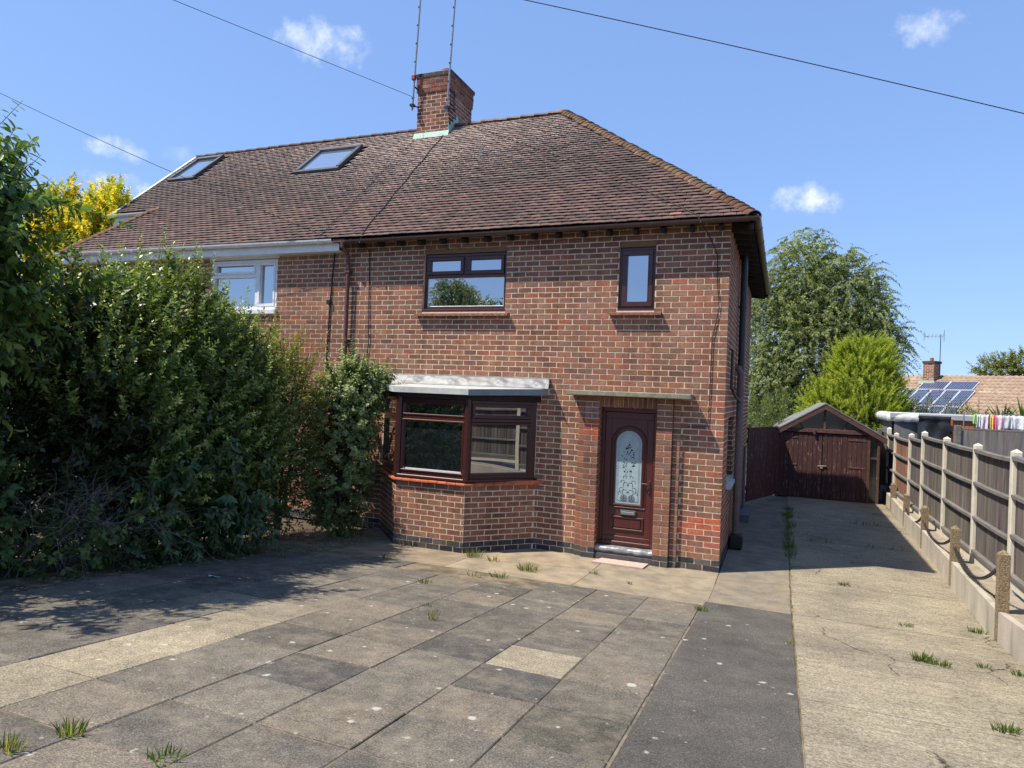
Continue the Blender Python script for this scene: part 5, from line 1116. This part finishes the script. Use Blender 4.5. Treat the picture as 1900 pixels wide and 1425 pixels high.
for k_ in range(3):
    b_ = .1+.12*k_; V = [(0, 0, 0), (.16, .5, .12), (.36, .95, .22), (.62, .8, .2-b_*.3), (.84, .38, .08-b_*.7), (1, 0, -b_*1.6), (.84, -.38, .08-b_*.7), (.62, -.8, .2-b_*.3), (.36, -.95, .22), (.16, -.5, .12), (.36, 0, .0), (.62, 0, -.02-b_*.4)]
    me_ = bpy.data.meshes.new('leaf'); me_.from_pydata(V, [], [(0, 1, 10), (1, 2, 10), (2, 3, 11, 10), (3, 4, 11), (4, 5, 11), (5, 6, 11), (6, 7, 11), (7, 8, 10, 11), (8, 9, 10), (9, 0, 10)]); me_.materials.append(M_LEAFO); me_.polygons.foreach_set('use_smooth', [True]*10); LEAFME.append(me_)
def limbs(parent, root, ends, r0=.05, name='trunk', mat=None):
    m_ = MB()
    for e in ends:
        A, B = Vector(root), Vector(e); mid = (A+B)/2+Vector((rnd.uniform(-.15, .15), rnd.uniform(-.15, .15), .1*(B-A).length)); pts = []
        for i in range(7): t = i/6; pts.append(A*(1-t)**2+mid*2*t*(1-t)+B*t*t)
        m_.tube(pts, [r0*(1-.8*i/6) for i in range(7)], 6)
    return m_.build(name, mat or M_BARK, parent)
def cat(*L): return np.concatenate([a for a, b in L]), np.concatenate([b for a, b in L])

# tall upright shrub that fills the party hedge
sh = thing('tall_shrub', 'tall dense green shrub with upright leafy shoots in front of the left house', 'shrub', (-6.5, -3.3, gz(-3.3)))
B1 = [((-6.55, -4.45, 1.85), (.86, .85, 1.65)), ((-6.62, -3.6, 2.0), (.92, .8, 1.75)), ((-6.6, -2.75, 1.75), (.86, .8, 1.5))]
parts_ = [ell(950, c, r, .6, .75, .4, .25) for c, r in B1]
parts_ = [(a_[(a_[:, 1] > -4.5) | (a_[:, 2] > 2.0)], b_[(a_[:, 1] > -4.5) | (a_[:, 2] > 2.0)]) for a_, b_ in parts_]
tp = []
for c, r in B1:
    n = 46; a = rng.random(n)*6.28; q = rng.random(n)**.5*.8
    tp.append((np.stack([c[0]+r[0]*q*np.cos(a), c[1]+r[1]*q*np.sin(a), c[2]+r[2]*np.sqrt(1-q**2)-.15], 1), nrmz(np.stack([rng.normal(size=n)*.12+.05, rng.normal(size=n)*.12, np.ones(n)], 1))))
pos, dr = cat(*parts_)
PRIV = [((.13, .175, .035), 4), ((.105, .15, .032), 4), ((.16, .21, .045), 2)]
foliage(sh, M_LEAFG, pos, dr, .45, .030, .086, .043, PRIV, young=(.30, .38, .08), ang=.8)
pos, dr = cat(*tp); foliage(sh, M_LEAFG, pos, dr, .62, .036, .08, .034, PRIV, young=(.36, .45, .10), ang=.75, name='top_shoots')
inner = cat(*[ell(330, c, (r[0]*.8, r[1]*.9, r[2]*.9), .2, .3, .6, .15) for c, r in B1]); foliage(sh, M_LEAFG, *inner, .45, .05, .10, .045, [((.035, .055, .014), 1)], name='inner_shade_foliage', stem=.006)  # inner leaves coloured near black to stand for shade inside the shrub
limbs(sh, (-6.6, -3.4, gz(-3.4)), [(c[0]+rnd.uniform(-.3, .3), c[1]+rnd.uniform(-.4, .4), c[2]+r[2]*.6) for c, r in B1 for _ in range(4)], .045)
# yellow-tipped shrub between the tall shrub and the climber
ys_ = thing('slender_shrub', 'smaller shrub with yellowish and reddish shoots right of the tall shrub', 'shrub', (-6.45, -1.45, 0))
p1 = ell(520, (-6.55, -1.6, 1.6), (.62, .55, 1.45), .5, .9, .35, .1); foliage(ys_, M_LEAF, *p1, .45, .033, .08, .024, [((.19, .21, .045), 3), ((.22, .21, .05), 2), ((.15, .18, .04), 3)], young=(.34, .23, .07), ang=.7)
p1 = ell(46, (-6.5, -1.55, 2.65), (.5, .4, .45), .5, 1.6, .2); foliage(ys_, M_LEAF, *p1, .55, .036, .075, .022, [((.26, .28, .06), 1)], young=(.40, .28, .09), ang=.65, name='top_shoots')
p1 = ell(420, (-6.5, -1.6, 1.3), (.7, .6, 1.3), .2, .3, .6, .1); foliage(ys_, M_LEAFG, *p1, .4, .05, .07, .035, [((.055, .085, .02), 1)], name='inner_shade_foliage')  # darker inner leaves paint the shade in the shrub's core
limbs(ys_, (-6.5, -1.5, 0), [(-6.5+rnd.uniform(-.4, .4), -1.5+rnd.uniform(-.3, .3), 2.8) for _ in range(6)], .03)
# broad-leaved climber by the bay
iv = thing('climbing_shrub', 'pale green round leaved climber growing against the wall beside the bay window', 'shrub', (-5.6, -.75, 0))
IVC = [((.25, .29, .11), 4), ((.19, .24, .085), 4), ((.30, .34, .16), 2)]
p1 = cat(ell(560, (-5.95, -.75, 1.35), (.46, .40, 1.4), .6, .35, .5, .08), ell(260, (-5.68, -.72, 2.2), (.42, .34, .62), .45, .8, .4), ell(90, (-5.42, -.6, 2.45), (.2, .2, .25), .3, .8, .4))
foliage(iv, M_LEAF, *p1, .3, .038, .072, .06, IVC, ang=1.25, curl=.55, pairs=2, six=True, young=(.17, .22, .08))
pt_ = np.array([(-6.2, -.7, 2.4), (-6.0, -.65, 2.55), (-5.82, -.7, 2.6), (-5.7, -.6, 2.5), (-5.5, -.62, 2.45), (-5.35, -.65, 2.3), (-6.1, -.8, 2.5), (-5.9, -.6, 2.55)]); dd = nrmz(np.array([(-.1, 0, 1), (0, 0, 1), (.05, 0, 1), (.15, 0, 1), (.3, -.1, 1), (.6, -.1, 1), (-.15, 0, 1), (.1, 0, 1)], float))
foliage(iv, M_LEAF, pt_, dd, .58, .036, .06, .052, IVC, ang=1.2, curl=.5, six=True, young=(.18, .23, .085), name='top_shoots')
pt_ = np.array([(-5.5, -.5, 1.95), (-5.45, -.45, 1.75), (-5.45, -.3, 1.3), (-5.4, -.35, .9)]); dd = nrmz(np.array([(1, -.1, -.1), (1, 0, -.3), (1, -.1, .1), (1, -.2, 0)], float)); foliage(iv, M_LEAF, pt_, dd, .34, .035, .055, .045, IVC, ang=1.2, curl=.4, six=True, name='side_shoots')
p1 = ell(420, (-5.98, -.65, 1.1), (.42, .35, 1.15), .2, .2, .6, .05); foliage(iv, M_LEAFG, *p1, .3, .045, .06, .045, [((.06, .085, .03), 1)], name='inner_shade_foliage', stem=.005)  # shade behind the outer leaves put into dark inner leaf colour
limbs(iv, (-5.95, -.6, 0), [(-5.95+rnd.uniform(-.4, .5), -.65+rnd.uniform(-.2, .2), 2.3) for _ in range(7)], .025)
p1 = ell(150, (-5.7, -1.05, .35), (.45, .35, .45), .3, .6, .5, .03); t_ = thing('low_shrub', 'low leafy growth at the foot of the climber', 'shrub', (-5.55, -1.05, 0)); foliage(t_, M_LEAF, *p1, .25, .03, .04, .022, [((.13, .16, .05), 1), ((.10, .13, .03), 1)])
# large pointed leaves at the hedge foot, shade deepened in their green
bl = thing('broadleaf_shrub', 'shrub with large pointed leaves low in the hedge, shade painted into its dark green', 'shrub', (-5.95, -3.6, gz(-3.6)))
p1 = cat(ell(150, (-5.98, -3.6, 1.05), (.36, .95, .80), .5, -.1, .4, .3), ell(60, (-5.95, -3.0, .6), (.3, .5, .5), .5, -.1, .4, .12)); foliage(bl, M_LEAFG, *p1, .5, .065, .14, .058, [((.055, .10, .033), 3), ((.075, .125, .04), 1)], ang=1.0, curl=.7, six=True, young=(.09, .14, .05), n_obj=280)
limbs(bl, (-6.2, -3.5, gz(-3.5)), [(-5.95, -3.6+rnd.uniform(-.8, .8), 1.3) for _ in range(8)], .015)
# cherry with big drooping leaves at the left edge
ch = thing('cherry_tree', 'leafy cherry tree with big drooping leaves at the left edge', 'tree', (-6.7, -6.3, gz(-6.3)))
CHC = [((.10, .165, .04), 4), ((.125, .20, .048), 3), ((.08, .14, .036), 3)]
p1 = cat(ell(110, (-6.3, -6.05, 4.0), (.42, .38, .55), .3, .4, .5), ell(200, (-6.35, -6.1, 3.2), (.62, .45, 1.0), .35, .35, .5), ell(130, (-6.5, -6.9, 3.2), (.9, .9, 1.1), .35, .3, .5), ell(60, (-7.0, -5.9, 2.2), (.4, .6, .7), .3, .2, .5))
foliage(ch, M_LEAF, *p1, .5, .06, .145, .068, CHC, ang=1.05, curl=.55, six=True, droop=.12, young=(.21, .30, .08), stem=.006)
pt_ = np.array([(-6.2, -5.85, 3.95), (-6.1, -5.75, 3.6), (-6.3, -6.05, 4.1), (-6.4, -6.15, 4.0), (-6.1, -5.5, 3.1), (-6.05, -5.45, 3.3), (-6.0, -5.6, 2.7)]); dd = nrmz(np.array([(.15, .15, 1), (.1, .3, .8), (.1, .1, 1), (-.1, 0, 1), (.25, .7, .75), (.2, .8, .35), (.5, .4, .5)], float))
foliage(ch, M_LEAF, np.concatenate([pt_, p1[0][:12]]), np.concatenate([dd, p1[1][:12]]), .75, .055, .15, .072, CHC, ang=1.0, curl=.5, six=True, droop=.15, young=(.22, .32, .085), stem=.008, name='long_shoots', n_obj=270)
limbs(ch, (-6.8, -6.4, gz(-6.3)), [(-6.3, -5.9, 3.6), (-6.5, -6.3, 4.0), (-6.4, -5.6, 3.0), (-6.5, -7, 3.6), (-6.8, -5.8, 2.6)], .07)
# hedge fill added behind the bare twigs, deep shade painted into its leaves
hd = thing('shade_fill_hedge', 'hedge fill added behind the bare twigs, leaves coloured dark for deep shade', 'hedge', (-6.95, -5.3, gz(-5.3)))
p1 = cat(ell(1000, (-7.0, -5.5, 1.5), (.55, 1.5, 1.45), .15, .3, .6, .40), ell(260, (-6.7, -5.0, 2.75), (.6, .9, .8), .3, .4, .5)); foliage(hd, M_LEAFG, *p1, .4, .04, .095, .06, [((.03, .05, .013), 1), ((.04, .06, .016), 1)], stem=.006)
# bare grey twigs
def twigs(m_, p_, d, L_, r, depth):
    p_, d = Vector(p_), Vector(d).normalized(); n = 4; pts = [p_]; dd_ = d.copy()
    for i in range(n): dd_ = (dd_+Vector((rnd.uniform(-.4, .4), rnd.uniform(-.4, .4), rnd.uniform(-.35, .25)))).normalized(); pts.append(pts[-1]+dd_*L_/n)
    m_.tube(pts, [r*(1-.12*i) for i in range(n+1)], 4, cap=False)
    if depth:
        for k in range(rnd.choice((2, 3, 3, 4))):
            q_ = pts[rnd.randint(1, n)]; twigs(m_, q_, dd_+Vector((rnd.uniform(-1, 1), rnd.uniform(-1, 1), rnd.uniform(-.6, .7))), L_*rnd.uniform(.45, .8), r*.62, depth-1)
bt = MB()
for k in range(17): y = rnd.uniform(-5.75, -4.6); twigs(bt, (-6.12+rnd.uniform(-.15, .1), y, gz(y)), (rnd.uniform(-.25, .2), rnd.uniform(-.3, .3), 1), rnd.uniform(.55, .9), .0075, 3)
tag(bt.build('bare_thicket', M_BARE), 'tangle of bare grey twigs in the shaded hedge gap', 'twigs')
# bramble and ground ivy along the hedge foot
for (nm, lab, c, r, n, ll, lw, cols) in [('bramble', 'low bramble leaves at the foot of the hedge by the bare twigs', (-5.98, -5.15, .75), (.24, .42, .36), 90, .065, .055, [((.09, .14, .035), 1), ((.14, .19, .05), 1)]),
        ('nettle_clump', 'leafy weeds at the left edge under the cherry', (-6.05, -6.1, 1.15), (.3, .35, .7), 110, .085, .055, [((.06, .11, .03), 2), ((.10, .16, .04), 1)]),
        ('ivy_patch', 'small dark ivy patch where the hedge meets the paving', (-5.85, -4.35, .5), (.25, .5, .22), 90, .055, .05, [((.05, .09, .03), 1)])]:
    t_ = thing(nm, lab, 'weeds', (c[0], c[1], gz(c[1]))); p1 = ell(n, c, r, .35, .3, .6, gz(c[1])-.02); foliage(t_, M_LEAF, *p1, .25, .05, ll, lw, cols, ang=1.1, curl=.35, six=True)
# golden shrub left of the neighbour's house
go = thing('golden_shrub', 'bright golden yellow shrub rising behind the cherry on the far left', 'shrub', (-15, 1.4, 0))
GOL = [((.66, .52, .035), 4), ((.55, .48, .05), 3), ((.30, .34, .05), 3)]
sp_ = []
for k in range(20):
    cx, cy, top = -15.6+rnd.uniform(-2.3, 2.1), 1.4+rnd.uniform(-.7, .8), rnd.uniform(6.3, 7.3)-.06*max(0, k-10); sp_.append(ell(130, (cx, cy, top-1.0), (.24, .24, 1.05), .3, 1.3, .3))
sp_.append(ell(500, (-15.2, 1.4, 4.6), (1.7, 1.0, 1.7), .6, .8, .4))
p1 = cat(*sp_); foliage(go, M_LEAFM, *p1, .34, .034, .10, .065, GOL, ang=.8, stem=0)
p1 = ell(500, (-15.0, 1.3, 3.2), (2.0, 1.2, 3.0), .4, .6, .5, .2); foliage(go, M_LEAFM, *p1, .5, .06, .10, .06, [((.16, .19, .03), 1), ((.3, .29, .04), 1)], name='lower_foliage', stem=0)
limbs(go, (-15.2, 1.4, 0), [(-15.2+rnd.uniform(-1, 1), 1.4+rnd.uniform(-.5, .5), 5.5) for _ in range(8)], .05)
# birch behind the garage
bi = thing('birch_tree', 'big weeping birch tree behind the garage', 'tree', (1.8, 17.5, 0))
BL = [((1.3, 17.6, 6.9), (1.25, 1.2, 1.85)), ((.35, 17.3, 5.2), (1.15, 1.1, 2.1)), ((2.75, 17.5, 6.2), (1.35, 1.2, 1.75)), ((3.35, 17.3, 4.5), (1.25, 1.1, 1.8)), ((1.7, 16.7, 4.0), (1.7, 1.0, 2.2)), ((.3, 16.4, 2.5), (1.1, .9, 1.4)), ((2.9, 16.6, 2.8), (1.3, .9, 1.5))]
p1 = cat(*[ell(680, c, (r[0]*1.04, r[1]*1.04, r[2]*1.04), .38, .1, .8) for c, r in BL]); foliage(bi, M_LEAFM, *p1, .7, .042, .085, .065, [((.27, .305, .155), 3), ((.21, .25, .115), 3), ((.32, .35, .18), 2)], ang=1.1, droop=.8, pairs=2, stem=.004, curl=.5, wood=M_BARK)
p1 = cat(*[ell(110, c, (r[0]*.8, r[1]*.8, r[2]*.8), .2, .0, .6) for c, r in BL]); foliage(bi, M_LEAFM, *p1, .6, .07, .09, .07, [((.09, .12, .05), 1)], name='inner_shade_foliage', stem=0)  # inner birch leaves darkened in colour to suggest crown shade
limbs(bi, (1.8, 17.5, 0), [(c[0], c[1], c[2]+r[2]*.5) for c, r in BL for _ in range(2)], .12, mat=material('birch_bark', (.5, .48, .44), (.1, .09, .08), 8, rough=.8))
# feathery conifer
co = thing('conifer', 'bright yellow green feathery conifer behind the garage roof', 'tree', (2.95, 12.8, 0))
n = 1500; z = 1.0+3.15*rng.random(n)**1.2; a = rng.random(n)*6.28; rr = (.16+1.26*((4.3-z)/3.3).clip(0, 1)**.55)*(.55+.45*rng.random(n)**.5)
pos = np.stack([2.95+rr*np.cos(a), 12.8+rr*np.sin(a)*.85, z], 1); dr = nrmz(np.stack([np.cos(a)*.8, np.sin(a)*.8, .75+.3*rng.random(n)], 1)+rng.normal(size=(n, 3))*.2)
p2 = ell(330, (1.95, 12.7, 2.1), (.6, .6, .85), .5, .7, .3); pos = np.concatenate([pos, p2[0]]); dr = np.concatenate([dr, p2[1]])
foliage(co, M_LEAFM, pos, dr, .42, .017, .095, .02, [((.30, .36, .05), 4), ((.38, .42, .06), 3), ((.20, .26, .04), 3)], ang=.6, pairs=3, stem=0, curl=.05, tip=.6, young=(.46, .50, .08))
p2 = (np.stack([2.95+rng.normal(size=26)*.2, 12.8+rng.normal(size=26)*.2, 3.5+.55*rng.random(26)], 1), nrmz(np.stack([rng.normal(size=26)*.35, rng.normal(size=26)*.3, np.ones(26)], 1))); foliage(co, M_LEAFM, *p2, .5, .018, .08, .016, [((.42, .46, .07), 1)], ang=.5, name='top_shoots', stem=.005)
limbs(co, (2.95, 12.8, 0), [(2.95, 12.8, 4.1)], .09)
for (nm, lab, c, r, n, L_, ll, lw, cols) in [('laurel_bush', 'dark leafy bush between the conifer and the shed', (3.75, 12.9, 1.75), (.95, .55, .85), 420, .35, .075, .03, [((.055, .10, .025), 2), ((.08, .13, .03), 1)]),
        ('oleander_bush', 'narrow leaved bush in front of the solar panels', (4.95, 13.6, 1.75), (1.15, .4, .75), 170, .5, .11, .026, [((.11, .14, .06), 1), ((.15, .14, .07), 1), ((.08, .11, .04), 1)]),
        ('privet_bush', 'leafy bush beside the house corner left of the garage', (.25, 10.6, 1.35), (.75, .7, 1.15), 420, .35, .06, .03, [((.12, .16, .045), 2), ((.09, .13, .035), 1)]),
        ('leafy_bush', 'low bush behind the left slope of the garage roof', (.9, 14.2, 1.6), (.9, .6, 1.1), 320, .4, .065, .035, [((.10, .14, .04), 1), ((.13, .17, .05), 1)]),
        ('garden_bush', 'small bush left of the yucca above the washing', (5.9, 13.4, 1.6), (.8, .4, .72), 120, .5, .10, .03, [((.12, .15, .05), 1)])]:
    t_ = thing(nm, lab, 'bush', (c[0], c[1], 0)); p1 = ell(n, c, r, .4, .6, .5); foliage(t_, M_LEAF, *p1, L_, .04, ll, lw, cols); limbs(t_, (c[0], c[1], 0), [(c[0]+rnd.uniform(-.4, .4), c[1], c[2]) for _ in range(4)], .03)
yu = thing('yucca', 'spiky yucca plant above the shed roof at the right edge', 'plant', (7.0, 13.4, 0)); m_ = MB()
for hx, hz in ((6.65, 1.9), (7.15, 1.98), (7.9, 1.85)):
    for k in range(46):
        a, e = rnd.uniform(0, 6.28), rnd.uniform(.15, 1.45); L_ = rnd.uniform(.65, 1.0); d = Vector((math.cos(a)*math.cos(e), math.sin(a)*math.cos(e), math.sin(e))); s_ = d.cross(Vector((0, 0, 1))).normalized()*.03; b0 = Vector((hx, 13.4, hz))
        p1_, p2_ = b0+d*L_*.55, b0+d*L_-Vector((0, 0, .12*math.cos(e))); c = jit((.13, .18, .06), .25); m_.add([b0-s_*.6, b0+s_*.6, p1_+s_, p2_, p1_-s_], [(0, 1, 2, 3, 4)], c)
m_.build('leaves', M_LEAF, yu); limbs(yu, (7.0, 13.4, 0), [(6.65, 13.4, 1.92), (7.15, 13.4, 2.0), (7.9, 13.4, 1.87)], .09)
ft = thing('distant_tree', 'olive green tree rising beyond the bungalow roof at right', 'tree', (14, 40, 0))
FB = [((13.0, 40, 4.7), (1.3, 1., .75)), ((14.4, 40, 5.0), (1.5, 1., .85)), ((16.0, 40, 5.0), (1.6, 1., .9)), ((17.8, 40, 4.9), (1.6, 1., .9))]
p1 = cat(*[ell(260, c, r, .4, .5, .5) for c, r in FB]); foliage(ft, M_LEAFM, *p1, .5, .07, .15, .10, [((.19, .20, .05), 2), ((.15, .17, .045), 1)], stem=0)
limbs(ft, (14.8, 40, 0), [c for c, r in FB], .12)
# the tree across the road that shows in the upper window's reflection
def copy_thing(src, loc, scale, label):
    r = src.copy(); COL.objects.link(r); r.location = loc; r.scale = scale; r['label'] = label
    for ch_ in list(src.children):
        c = ch_.copy(); COL.objects.link(c); c.parent = r; c.matrix_parent_inverse = ch_.matrix_parent_inverse.copy()
    return r
copy_thing(bi, (-14.2, -19.5, .9), (.62, 1, .80), 'tree across the road, seen only as a reflection in the upper window')
copy_thing(co, (-6.6, -30.0, .9), (.45, .45, 1.6), 'slim conifer across the road, seen only reflected in the small window')

# ------------------------------------------------------------------ weeds and litter
def blades(m_, x, y, n, h, spr, cols, lean=.7):
    for k in range(n):
        a = rnd.uniform(0, 6.28); q = spr*rnd.random()**.7; bx, by = x+q*math.cos(a), y+q*math.sin(a)*.8; z0 = gz(by)+.0; H_ = h*rnd.uniform(.45, 1.1); e = rnd.uniform(0, lean); a2 = a+rnd.uniform(-.6, .6)
        d = Vector((math.cos(a2)*e, math.sin(a2)*e, 1)).normalized(); s_ = Vector((-math.sin(a2+.8), math.cos(a2+.8), 0))*rnd.uniform(.0025, .005); b0 = Vector((bx, by, z0)); p1_ = b0+d*H_*.6; p2_ = b0+d*H_+Vector((math.cos(a2), math.sin(a2), -.5))*H_*.22*e
        m_.add([b0-s_, b0+s_, p1_+s_*.8, p2_, p1_-s_*.8], [(0, 1, 2, 3, 4)], jit(rnd.choice(cols), .2))
GRN = [(.10, .155, .03), (.14, .20, .045), (.08, .125, .025)]; DRY = [(.38, .31, .15), (.3, .27, .12), (.2, .22, .06)]
TUFT = [(-2.55, -7.60, 55, .11, .08, GRN+DRY[:1], 'grass tuft in a slab joint at the lower left'), (-2.63, -7.86, 60, .12, .09, GRN+DRY, 'grass tuft at the bottom left corner'), (-1.95, -7.56, 34, .10, .10, GRN, 'sprawling grass plant at the bottom edge left of centre'),
        (-.01, -2.17, 45, .11, .08, GRN, 'small weed where the dark strip begins right of the slabs'), (-2.39, -1.30, 120, .16, .16, GRN+DRY[:1], 'largest grass tuft in front of the door path'), (-3.35, -.98, 75, .20, .14, GRN+DRY, 'tall thin grass against the bay wall foot'), (-3.02, -1.05, 40, .13, .12, GRN+DRY, 'yellowing grass just right of the bay corner'), (-2.52, -2.02, 60, .10, .13, GRN, 'flat weed on the slabs below the largest tuft'), (-2.78, -2.2, 25, .12, .1, GRN+DRY, 'thin weed left of the flat weed'),
        (2.0, -2.92, 90, .13, .09, GRN, 'bushy dark weed on the driveway'), (2.14, -2.97, 60, .09, .08, GRN, 'smaller weed touching the bushy driveway weed'), (2.82, -1.19, 60, .10, .10, GRN, 'weed by the low wall foot'), (2.5, -2.79, 30, .08, .06, GRN, 'tiny weed between the bushy weed and the wall'), (2.2, -4.57, 70, .10, .09, GRN, 'lowest weed on the driveway near the right edge'), (2.74, -2.88, 40, .09, .07, GRN, 'weed at the right edge of the driveway'), (2.1, -1.36, 40, .07, .09, GRN, 'small flat weed in the driveway crack'), (1.61, .2, 45, .09, .08, GRN, 'weed in the crack at the edge of the house shadow'),
        (-2.17, -4.4, 18, .2, .07, GRN+DRY, 'single wiry weed in the middle of the slabs'), (-3.04, -2.99, 40, .08, .1, GRN, 'small weed on the slabs near the hedge shadow edge'), (-2.48, -3.99, 20, .07, .07, GRN, 'tiny weed left of the wiry weed'), (.90, -3.07, 25, .07, .06, DRY, 'dry weed in the long joint beside the driveway'), (-1.55, -.95, 20, .09, .07, DRY+GRN, 'dry weed on the path before the door'), (-1.0, -1.25, 16, .07, .025, DRY+GRN, 'dry weed on the path right of the door'), (-4.3, -1.9, 25, .12, .08, GRN, 'weed in the shaded slabs near the climber')]
for (x, y, n, h, s_, cols, lab) in TUFT:
    m_ = MB(); blades(m_, x, y, n, h*.78, s_*.9, cols); tag(m_.build('grass_tuft', M_LEAFM), lab, 'weed', 'weeds in the paving joints')
m_ = MB()
for k in range(30): y = 1.5+rnd.random()*5.3; blades(m_, .93+rnd.uniform(-.02, .05), y, int(16+12*(y > 4)), .13, .09, GRN)
for k in range(26): blades(m_, 1.2+rnd.random()*1.6, rnd.choice((5.39, 5.39, 3.09))+rnd.uniform(-.04, .04), 5, .13, .05, GRN)
for k in range(40): y = -4+rnd.random()*5; blades(m_, .935, y, 2, .05, .02, DRY)
stuff(tag(m_.build('joint_grass', M_LEAFM), 'thin grass growing along the joints of the shaded driveway', 'grass'))
m_ = MB()
for k in range(900):
    y = rnd.uniform(-6.6, -.5); xb = -5.72 if y < -2.5 else -5.3; x = xb-abs(rnd.gauss(0, .22))+.12; a = rnd.uniform(0, 6.28); L_ = rnd.uniform(.015, .04); u_ = Vector((math.cos(a), math.sin(a), rnd.uniform(-.2, .3)))*L_; v_ = Vector((-math.sin(a), math.cos(a), rnd.uniform(-.2, .3)))*L_*.45; c_ = Vector((x, y, gz(y)+.012+rnd.random()*.015))
    m_.add([c_-u_, c_+v_, c_+u_, c_-v_], [(0, 1, 2, 3)], jit(rnd.choice([(.30, .24, .16), (.22, .16, .10), (.38, .33, .24), (.16, .12, .08)]), .2))
stuff(tag(m_.build('leaf_litter', M_LEAFM), 'dry fallen leaves along the foot of the hedge', 'leaf litter'))

m_ = MB(); m_.bbox(-5.98, -5.70, -.10, -.004, .68, 1.12, .012); m_.build('meter_box', material('meter_box_cream', (.42, .38, .30), (.33, .30, .24), 12, rough=.7), house)
m_ = MB()
for i in range(6): m_.add([(-5.0+.03*i, -4.36+.012*math.sin(i*2), gz(-4.36)+.012+.012*math.sin(i*1.7)**2), (-4.97+.03*i, -4.36+.012*math.sin(i*2+2), gz(-4.36)+.012+.012*math.sin(i*1.7+1.7)**2), (-4.97+.03*i, -4.31, gz(-4.31)+.014), (-5.0+.03*i, -4.31, gz(-4.31)+.014)], [(0, 1, 2, 3)])
tag(m_.build('litter', material('teal_wrapper', (.10, .32, .27), (.55, .58, .55), 30, rough=.4)), 'small teal and white wrapper lying on the shaded slabs', 'litter')
